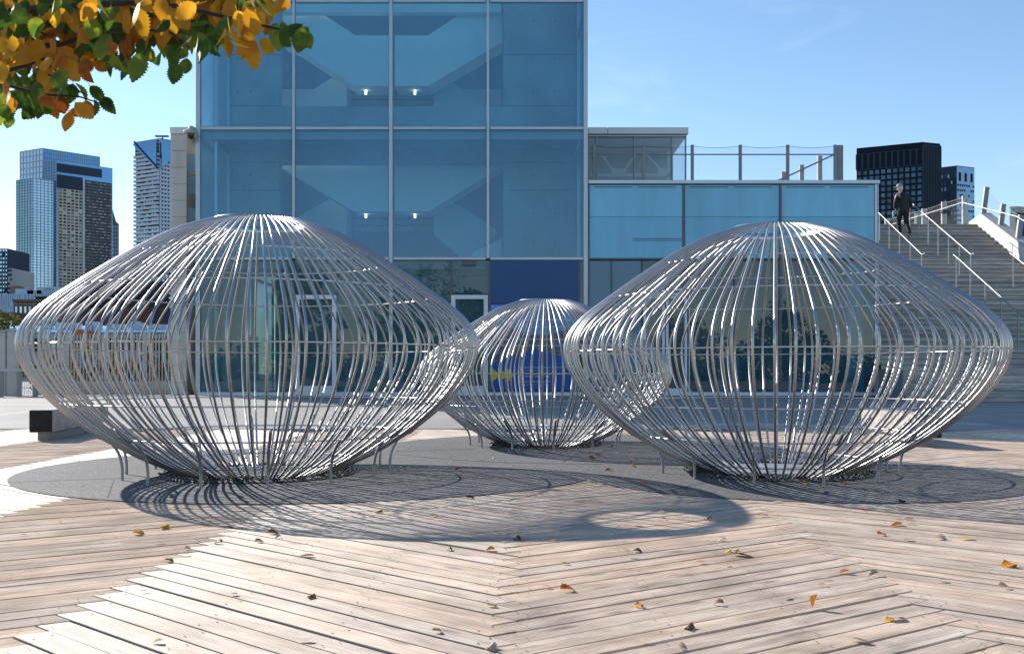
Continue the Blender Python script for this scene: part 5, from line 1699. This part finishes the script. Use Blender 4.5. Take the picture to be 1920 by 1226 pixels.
# ------------------------------------------------------------------ leaves
def leaf_mesh(name, L, Wd, fold, curl, mat, teeth=9, twist=0.0, cup=0.0):
    """serrated elm-like leaf: tip towards -Z ... built in XZ plane, blade folded on its midrib"""
    rows = teeth * 2
    vs, uv, fs = [], [], []
    for k in range(rows + 1):
        t = k / rows
        w = Wd * 0.5 * (math.sin(math.pi * min(1, t ** 0.74)) ** 0.85) * (1.0 if k in (0, rows) else (1.13 if k % 2 else 0.88))
        tt = t + (0.02 if k % 2 else 0)
        ang = curl * t
        y0 = -L * 0.22 * curl * t * t
        z = -L * (tt * (1 - 0.10 * abs(curl) * t))
        tw = twist * t
        for s in (-1, 0, 1):
            x = s * w
            yy = y0 + abs(x) * fold + cup * (abs(x) / (Wd * 0.5 + 1e-6)) ** 2 * Wd
            xr = x * math.cos(tw) - (yy - y0) * math.sin(tw)
            yr = y0 + x * math.sin(tw) + (yy - y0) * math.cos(tw)
            vs.append((xr, yr, z)); uv.append((x / Wd, t))
    for k in range(rows):
        a = k * 3
        fs += [(a, a + 1, a + 4, a + 3), (a + 1, a + 2, a + 5, a + 4)]
    # stalk
    n = len(vs)
    vs += [(-L * 0.012, 0, 0), (L * 0.012, 0, 0), (L * 0.02, 0.004, L * 0.16), (-0.0, 0.004, L * 0.16)]
    uv += [(0, 0)] * 4
    fs.append((n, n + 1, n + 2, n + 3))
    me = bpy.data.meshes.new(name)
    me.from_pydata(vs, [], fs)
    ul = me.uv_layers.new(name='UVMap')
    for lp in me.loops: ul.data[lp.index].uv = uv[lp.vertex_index]
    me.polygons.foreach_set('use_smooth', [True] * len(me.polygons))
    me.materials.append(mat)
    return me

# near tree: trunk just outside the frame, limbs reaching in
tree = empty('elm_tree', (-4.1, 3.7, -0.05), 'elm bough with green and orange autumn leaves hanging in at top left', 'tree')
tk = MB()
TB = Vector((-4.1, 3.7, -0.05))
tk.tube([TB, TB + Vector((0.02, 0, 0.5)), TB + Vector((0.05, -0.02, 1.4)), TB + Vector((0.0, 0.02, 2.6)), TB + Vector((0.1, 0.05, 4.2)), TB + Vector((0.05, 0.1, 5.6))], [0.19, 0.15, 0.13, 0.11, 0.07, 0.02], 14)
tk.build('trunk', M['bark'], tree, True)
def limb(pts, r0, r1, name='limb'):
    n = len(pts)
    MB().tube(pts, [r0 + (r1 - r0) * k / (n - 1) for k in range(n)], 7).build(name, M['bark'], tree, True)
TD_ = 3.2
def tp(x, y, D=TD_): return P(x, y, D)
t0 = TB + Vector((0.04, 0, 2.3)); t1_ = TB + Vector((0.04, 0, 1.75))
limb([t0, tp(-300, 40, 3.5), tp(-60, 32, 3.3), tp(60, 18, 3.2), tp(130, 13, 3.15), tp(240, 6, 3.1), tp(330, 12, 3.05), tp(430, 34, 3.0), tp(520, 55, 3.0), tp(572, 66, 3.0)], 0.017, 0.002)
limb([t0, tp(-250, 100, 3.6), tp(-40, 92, 3.4), tp(50, 90, 3.3), tp(115, 84, 3.25), tp(180, 64, 3.2), tp(250, 52, 3.2), tp(320, 62, 3.15), tp(355, 90, 3.1)], 0.014, 0.002)
limb([t1_, tp(-220, 150, 3.4), tp(-20, 142, 3.2), tp(48, 124, 3.1), tp(80, 110, 3.1), tp(140, 118, 3.0)], 0.010, 0.002)
limb([t1_, tp(-200, 170, 3.3), tp(-20, 150, 3.1), tp(40, 168, 3.0), tp(90, 178, 3.0), tp(150, 182, 2.95), tp(205, 200, 2.9)], 0.008, 0.0015)
limb([tp(60, 18), tp(85, 45), tp(110, 22)], 0.006, 0.003, 'twig')
limb([tp(115, 84), tp(75, 60), tp(120, 22)], 0.006, 0.003, 'twig')
limb([tp(90, 140, 3.0), tp(125, 158, 3.0), tp(160, 178, 2.95)], 0.003, 0.002, 'twig')
limb([tp(50, 90, 3.3), tp(95, 125, 3.1), tp(125, 150, 3.0)], 0.004, 0.002, 'twig')
LV = {}
for c_ in ('leaf_green', 'leaf_gold', 'leaf_rust'):
    LV[c_] = [leaf_mesh('leaf', 0.088, 0.056, 0.22, 0.5, M[c_]), leaf_mesh('leaf', 0.10, 0.062, 0.1, -0.5, M[c_], 10),
              leaf_mesh('leaf', 0.076, 0.050, 0.5, 0.9, M[c_], 8, 0.5), leaf_mesh('leaf', 0.092, 0.052, 0.32, 0.2, M[c_], 9, -0.4)]
# clusters: centre column/row, spread, count, colour
CL = [(155, 208, 26, 16, 5, 'leaf_rust'), (75, 195, 26, 14, 4, 'leaf_rust'), (110, 195, 22, 14, 3, 'leaf_rust'), (8, 190, 14, 18, 4, 'leaf_gold'),
      (60, 200, 50, 16, 8, 'leaf_green'), (20, 215, 22, 14, 6, 'leaf_green'), (190, 196, 12, 12, 3, 'leaf_green'), (120, 170, 50, 10, 5, 'leaf_green'), (40, 180, 40, 14, 6, 'leaf_green'),
      (125, 118, 34, 22, 11, 'leaf_rust'), (165, 130, 22, 18, 6, 'leaf_rust'), (85, 125, 26, 16, 5, 'leaf_gold'), (60, 95, 50, 24, 9, 'leaf_gold'),
      (95, 150, 40, 12, 7, 'leaf_green'), (15, 120, 26, 20, 7, 'leaf_gold'), (20, 80, 26, 24, 7, 'leaf_gold'), (35, 60, 40, 20, 8, 'leaf_green'), (60, 28, 60, 18, 10, 'leaf_gold'),
      (25, 15, 30, 16, 8, 'leaf_green'), (120, 45, 40, 24, 10, 'leaf_gold'), (140, 75, 30, 20, 8, 'leaf_rust'), (100, 12, 40, 12, 7, 'leaf_green'),
      (170, 20, 30, 16, 7, 'leaf_gold'), (185, 60, 24, 18, 6, 'leaf_green'), (200, 95, 26, 18, 6, 'leaf_green'), (240, 82, 18, 22, 6, 'leaf_rust'), (218, 112, 22, 12, 5, 'leaf_green'),
      (285, 70, 24, 26, 8, 'leaf_rust'), (262, 30, 30, 22, 9, 'leaf_gold'), (262, 105, 18, 18, 6, 'leaf_green'), (300, 18, 30, 16, 8, 'leaf_gold'), (310, 105, 20, 14, 5, 'leaf_green'),
      (335, 112, 18, 16, 6, 'leaf_green'), (330, 62, 26, 22, 8, 'leaf_green'), (365, 70, 26, 20, 9, 'leaf_green'), (360, 25, 34, 18, 9, 'leaf_gold'), (400, 20, 26, 14, 7, 'leaf_gold'),
      (390, 75, 18, 16, 6, 'leaf_green'), (405, 55, 20, 18, 6, 'leaf_green'), (445, 35, 26, 20, 9, 'leaf_gold'), (470, 25, 24, 18, 7, 'leaf_gold'), (440, 80, 20, 12, 6, 'leaf_gold'),
      (485, 85, 22, 12, 5, 'leaf_gold'), (465, 95, 16, 8, 3, 'leaf_gold'), (480, 50, 20, 14, 5, 'leaf_rust'), (515, 62, 14, 14, 4, 'leaf_green'), (540, 70, 12, 10, 3, 'leaf_green'), (572, 66, 16, 8, 4, 'leaf_green'),
      (480, 8, 26, 10, 5, 'leaf_green'), (535, 2, 4, 4, 1, 'leaf_gold'), (220, 25, 30, 20, 7, 'leaf_green'), (430, 8, 40, 8, 6, 'leaf_gold')]
n_leaf = 0
over = MB()
for (cx, cy, rx, ry, n, mt) in CL:
    for k in range(n if n < 6 else n - (1 if n < 8 else 2)):
        if n_leaf >= 298: break
        D = random.uniform(2.75, 3.45)
        x = cx + random.gauss(0, rx * 0.55); y = cy + random.gauss(0, ry * 0.55) - 13
        o = bpy.data.objects.new('leaf', random.choice(LV[mt]))
        col.objects.link(o)
        o.parent = tree
        o.location = P(x, y, D) - TB
        s = random.uniform(0.62, 0.98)
        o.scale = (s, s, s)
        o.rotation_euler = (random.gauss(-0.15, 0.42), random.gauss(0, 0.48), random.gauss(0, 0.75))
        n_leaf += 1
# fill of small leaves deeper in the bough, and the crown above the frame
fill = MB()
def pointed_leaf(m, p, q):
    t = Vector((random.gauss(0, 0.5), random.gauss(0, 0.4), -1)).normalized()
    w = t.cross(Vector((random.gauss(0, 0.6), 1, random.gauss(0, 0.3)))).normalized()
    nn = t.cross(w) * q * 0.08
    m.add([p, p + t * q * 0.25 + w * q * 0.24 + nn, p + t * q * 0.6 + w * q * 0.27 + nn, p + t * q, p + t * q * 0.6 - w * q * 0.27 + nn, p + t * q * 0.25 - w * q * 0.24 + nn, p + t * q * 0.45], [(0, 1, 2, 6), (6, 2, 3), (3, 4, 6), (6, 4, 5, 0)])
for k in range(620):
    x = random.uniform(-60, 470)
    lim = 130 if x < 60 else (120 - (x - 60) * 0.14)
    if x > 380: lim = 45
    y = random.uniform(-70, lim)
    if random.random() < 0.22 and x < 110: y = random.uniform(130, 200)
    pointed_leaf(fill, P(x, y - 20, random.uniform(3.3, 4.1)), random.uniform(0.07, 0.10))
for k in range(260):
    c = TB + Vector((random.gauss(0.1, 0.9), random.gauss(-0.1, 1.0), random.uniform(2.2, 5.6)))
    if c.y > 0.4 and H + (c.z - H) and (HY - (c.z - H) * F / c.y) > -60 and (CX + c.x * F / c.y) > -60: continue
    if c.y - 1.25 * c.z > 1.2: continue
    leaf_cloud(fill, c, (0.3, 0.3, 0.22), 14, 0.1)
gold = MB()
for k in range(420):
    x = random.choice((random.uniform(-50, 190), random.uniform(230, 330), random.uniform(340, 500)))
    lim = 125 if x < 190 else (75 if x < 340 else 40)
    pointed_leaf(gold, P(x, random.uniform(-70, lim) - 16, random.uniform(3.2, 3.9)), random.uniform(0.06, 0.09))
o = gold.build('autumn_crown', fol('backlit_golden_foliage', (0.52, 0.24, 0.02), 0.5), tree); o['kind'] = 'stuff'
o = fill.build('crown', fol('backlit_green_foliage', (0.07, 0.12, 0.02), 0.5), tree); o['kind'] = 'stuff'

# ------------------------------------------------------------------ fallen leaves, one by one
FT = [  # column, row, apparent length in px, colour, pose
 (316,990,20,'yellow','tilt'),(250,1002,27,'orange','curl'),(422,989,26,'brown','flat'),(309,1020,16,'orange','flat'),(500,1002,24,'brown','curl'),(528,1008,11,'tan','curl'),
 (417,1020,20,'brown','curl'),(477,1018,18,'tan','curl'),(344,1031,12,'tan','curl'),(342,1042,10,'orange','flat'),(311,1053,20,'brown','curl'),(590,1045,32,'brown','flat'),
 (590,1120,20,'olive','tilt'),(179,1113,18,'pale','flat'),(278,1110,16,'tan','flat'),(306,1205,18,'pale','curl'),(587,1203,26,'pale','flat'),(109,979,9,'orange','flat'),
 (205,952,12,'orange','flat'),(277,957,8,'orange','flat'),(52,1004,12,'brown','flat'),(220,962,9,'tan','flat'),(445,1117,7,'brown','flat'),(160,912,8,'tan','flat'),(71,872,7,'tan','flat'),(513,929,7,'pale','flat'),
 (863,881,14,'red','curl'),(873,887,13,'orange','flat'),(903,888,10,'pale','flat'),(925,861,7,'pale','tilt'),(846,870,8,'pale','flat'),(952,870,8,'pale','flat'),(1102,862,18,'orange','curl'),
 (1182,876,15,'yellow','curl'),(1147,884,14,'brown','curl'),(1158,886,8,'orange','flat'),(1187,866,11,'orange','flat'),(1210,881,8,'tan','flat'),(1196,907,20,'red','flat'),(1093,919,10,'orange','flat'),
 (716,911,9,'brown','curl'),(874,935,16,'dark','curl'),(844,940,10,'tan','flat'),(683,937,9,'brown','flat'),(913,958,12,'brown','flat'),(954,955,7,'pale','flat'),(717,963,17,'orange','curl'),
 (670,967,14,'tan','curl'),(827,969,11,'yellow','flat'),(819,967,9,'brown','flat'),(762,976,7,'pale','flat'),(1041,962,15,'orange','flat'),(1245,962,10,'tan','curl'),(1241,975,11,'tan','curl'),
 (1206,987,18,'dark','flat'),(972,1011,22,'brown','tilt'),(1043,1015,9,'orange','flat'),(844,1030,11,'brown','tilt'),(929,1033,20,'orange','curl'),(1165,1032,14,'orange','flat'),(1187,1035,18,'brown','curl'),
 (1177,1046,20,'pale','flat'),(1053,1058,18,'brown','flat'),(1052,1109,32,'orange','curl'),(1017,1101,7,'red','flat'),(912,1137,24,'olive','flat'),(1195,1135,22,'orange','tilt'),(1199,1206,22,'pale','flat'),
 (1269,1215,20,'tan','curl'),(927,1214,30,'pale','tilt'),(810,1187,9,'brown','curl'),(1363,1015,20,'pale','curl'),(1363,1033,14,'yellow','tilt'),(1389,1037,9,'yellow','curl'),(1369,1040,44,'brown','flat'),
 (1306,1056,18,'orange','flat'),(1355,1061,13,'tan','flat'),(1334,974,12,'brown','curl'),(1317,1000,8,'yellow','flat'),(1441,969,18,'brown','flat'),(1591,1074,20,'orange','curl'),(1554,1086,17,'pale','flat'),
 (1549,1100,9,'orange','flat'),(1650,1078,23,'tan','curl'),(1647,1005,20,'orange','curl'),(1695,1015,22,'olive','flat'),(1751,1010,24,'tan','curl'),(1822,1010,27,'yellow','flat'),(1693,986,25,'orange','curl'),
 (1714,983,18,'pale','flat'),(1674,973,16,'olive','flat'),(1714,975,19,'brown','flat'),(1614,958,9,'red','curl'),(1680,956,22,'pale','flat'),(1686,943,15,'dark','tilt'),(1897,940,19,'orange','flat'),
 (1647,929,12,'dark','flat'),(1589,908,14,'orange','curl'),(1614,919,7,'brown','flat'),(1883,1060,32,'orange','tilt'),(1872,1102,21,'tan','curl'),(1751,1089,24,'pale','flat'),(1466,1124,24,'pale','flat'),
 (1532,1142,26,'orange','upright'),(1358,1135,22,'brown','curl'),(1296,1177,29,'brown','tilt'),(1667,1165,40,'brown','flat'),(1663,1163,12,'yellow','tilt'),(1594,1201,42,'tan','flat'),(1547,1013,12,'pale','flat'),
 (1467,942,24,'tan','flat'),(1570,941,12,'orange','flat'),(1372,898,14,'orange','flat'),(1507,911,12,'orange','curl'),(1450,1018,8,'orange','flat')]
CN = {'yellow': 'yellow', 'orange': 'orange', 'brown': 'brown', 'tan': 'tan', 'pale': 'pale cream', 'olive': 'olive yellow', 'red': 'red', 'dark': 'dark brown'}
PN = {'flat': 'flat', 'curl': 'curled', 'tilt': 'tilted', 'upright': 'upright'}
FM = {}
for c_ in CN:
    mt = M['f_' + c_]
    FM[(c_, 'flat')] = [leaf_mesh('fallen_leaf', 0.09, 0.045, 0.12, 0.3, mt, 8), leaf_mesh('fallen_leaf', 0.09, 0.038, 0.2, 0.45, mt, 8, 0.4)]
    FM[(c_, 'curl')] = [leaf_mesh('fallen_leaf', 0.09, 0.055, 0.15, 0.9, mt, 8, 0.7, 0.25), leaf_mesh('fallen_leaf', 0.09, 0.06, 0.2, 0.75, mt, 8, -0.6, 0.2)]
    FM[(c_, 'tilt')] = [leaf_mesh('fallen_leaf', 0.085, 0.065, 0.45, 0.8, mt, 9, 0.3, 0.4)]
    FM[(c_, 'upright')] = [leaf_mesh('fallen_leaf', 0.085, 0.05, 0.3, 0.4, mt, 9, 0.2, 0.2)]
def zone(x, y):
    D = F * H / (y - HY); X = (x - CX) * D / F
    for (cx, cy, r, nm) in ((-1.62, 8.5, 2.4, 'on paving under the left cage'), (2.25, 7.86, 1.72, 'on paving under the right cage'), (0.78, 10.95, 2.18, 'on paving before the middle cage')):
        if (X - cx) ** 2 + (D - cy) ** 2 < r * r: return nm
    s = X - SK * D
    k = math.floor((s + 0.078) / STRIP)
    side = {-3: 'far left', -2: 'left', -1: 'left of centre', 0: 'right of centre', 1: 'right', 2: 'far right'}.get(k, 'outer')
    row = 'near' if y > 1095 else ('middle' if y > 1000 else 'back')
    return 'on %s planks, %s deck strip' % (row, side)
ORD = ['', 'first', 'second', 'third', 'fourth', 'fifth', 'sixth', 'seventh', 'eighth', 'ninth', 'tenth']
cl = {}
for t in FT: cl.setdefault((t[3], t[4], zone(t[0], t[1])), []).append(t)
for key, ts in cl.items():
    ts.sort(key=lambda t: (t[0], t[1]))
    for i, (x, y, L, c_, pose) in enumerate(ts):
        D = F * H / (y - HY)
        p = Vector(((x - CX) * D / F, D, 0.005))
        for (cx, cy, r, zz) in ((-1.62, 8.5, 2.4, 0.007), (2.25, 7.86, 1.72, 0.011), (0.78, 10.95, 2.18, 0.015)):
            if (p.x - cx) ** 2 + (p.y - cy) ** 2 < r * r: p.z = zz
        nm = PN[pose] + ' ' + CN[c_] + ' leaf ' + key[2]
        if len(ts) > 1: nm = ORD[i + 1] + ' from left, ' + nm
        if len(ts) == 2: nm = ('left' if i == 0 else 'right') + ' of two: ' + PN[pose] + ' ' + CN[c_] + ' leaf ' + key[2]
        o = link('fallen_leaf', random.choice(FM[(c_, pose)]), None, p)
        s = max(0.4, min(1.4, L * D / F / 0.082))
        o.scale = (s, s, s)
        yaw = random.uniform(0, 6.28)
        if pose == 'upright': o.rotation_euler = (R(12), R(20), 0.5); o.location.z += 0.08 * s
        elif pose == 'tilt': o.rotation_euler = Matrix.Rotation(yaw, 3, 'Z').to_euler(); o.rotation_euler = (Matrix.Rotation(random.uniform(-0.6, 0.6), 3, 'Z') @ Matrix.Rotation(R(-72), 3, 'X')).to_euler(); o.location.z += 0.026 * s
        else:
            rm = Matrix.Rotation(random.choice((1.57, -1.57)) + random.uniform(-0.7, 0.7), 3, 'Z') @ Matrix.Rotation(R(90), 3, 'X') @ Matrix.Rotation(random.uniform(-0.1, 0.1), 3, 'Z')
            o.rotation_euler = rm.to_euler()
            o.location.z += 0.004
        tag(o, nm, 'leaf', 'fallen leaves on the ground')
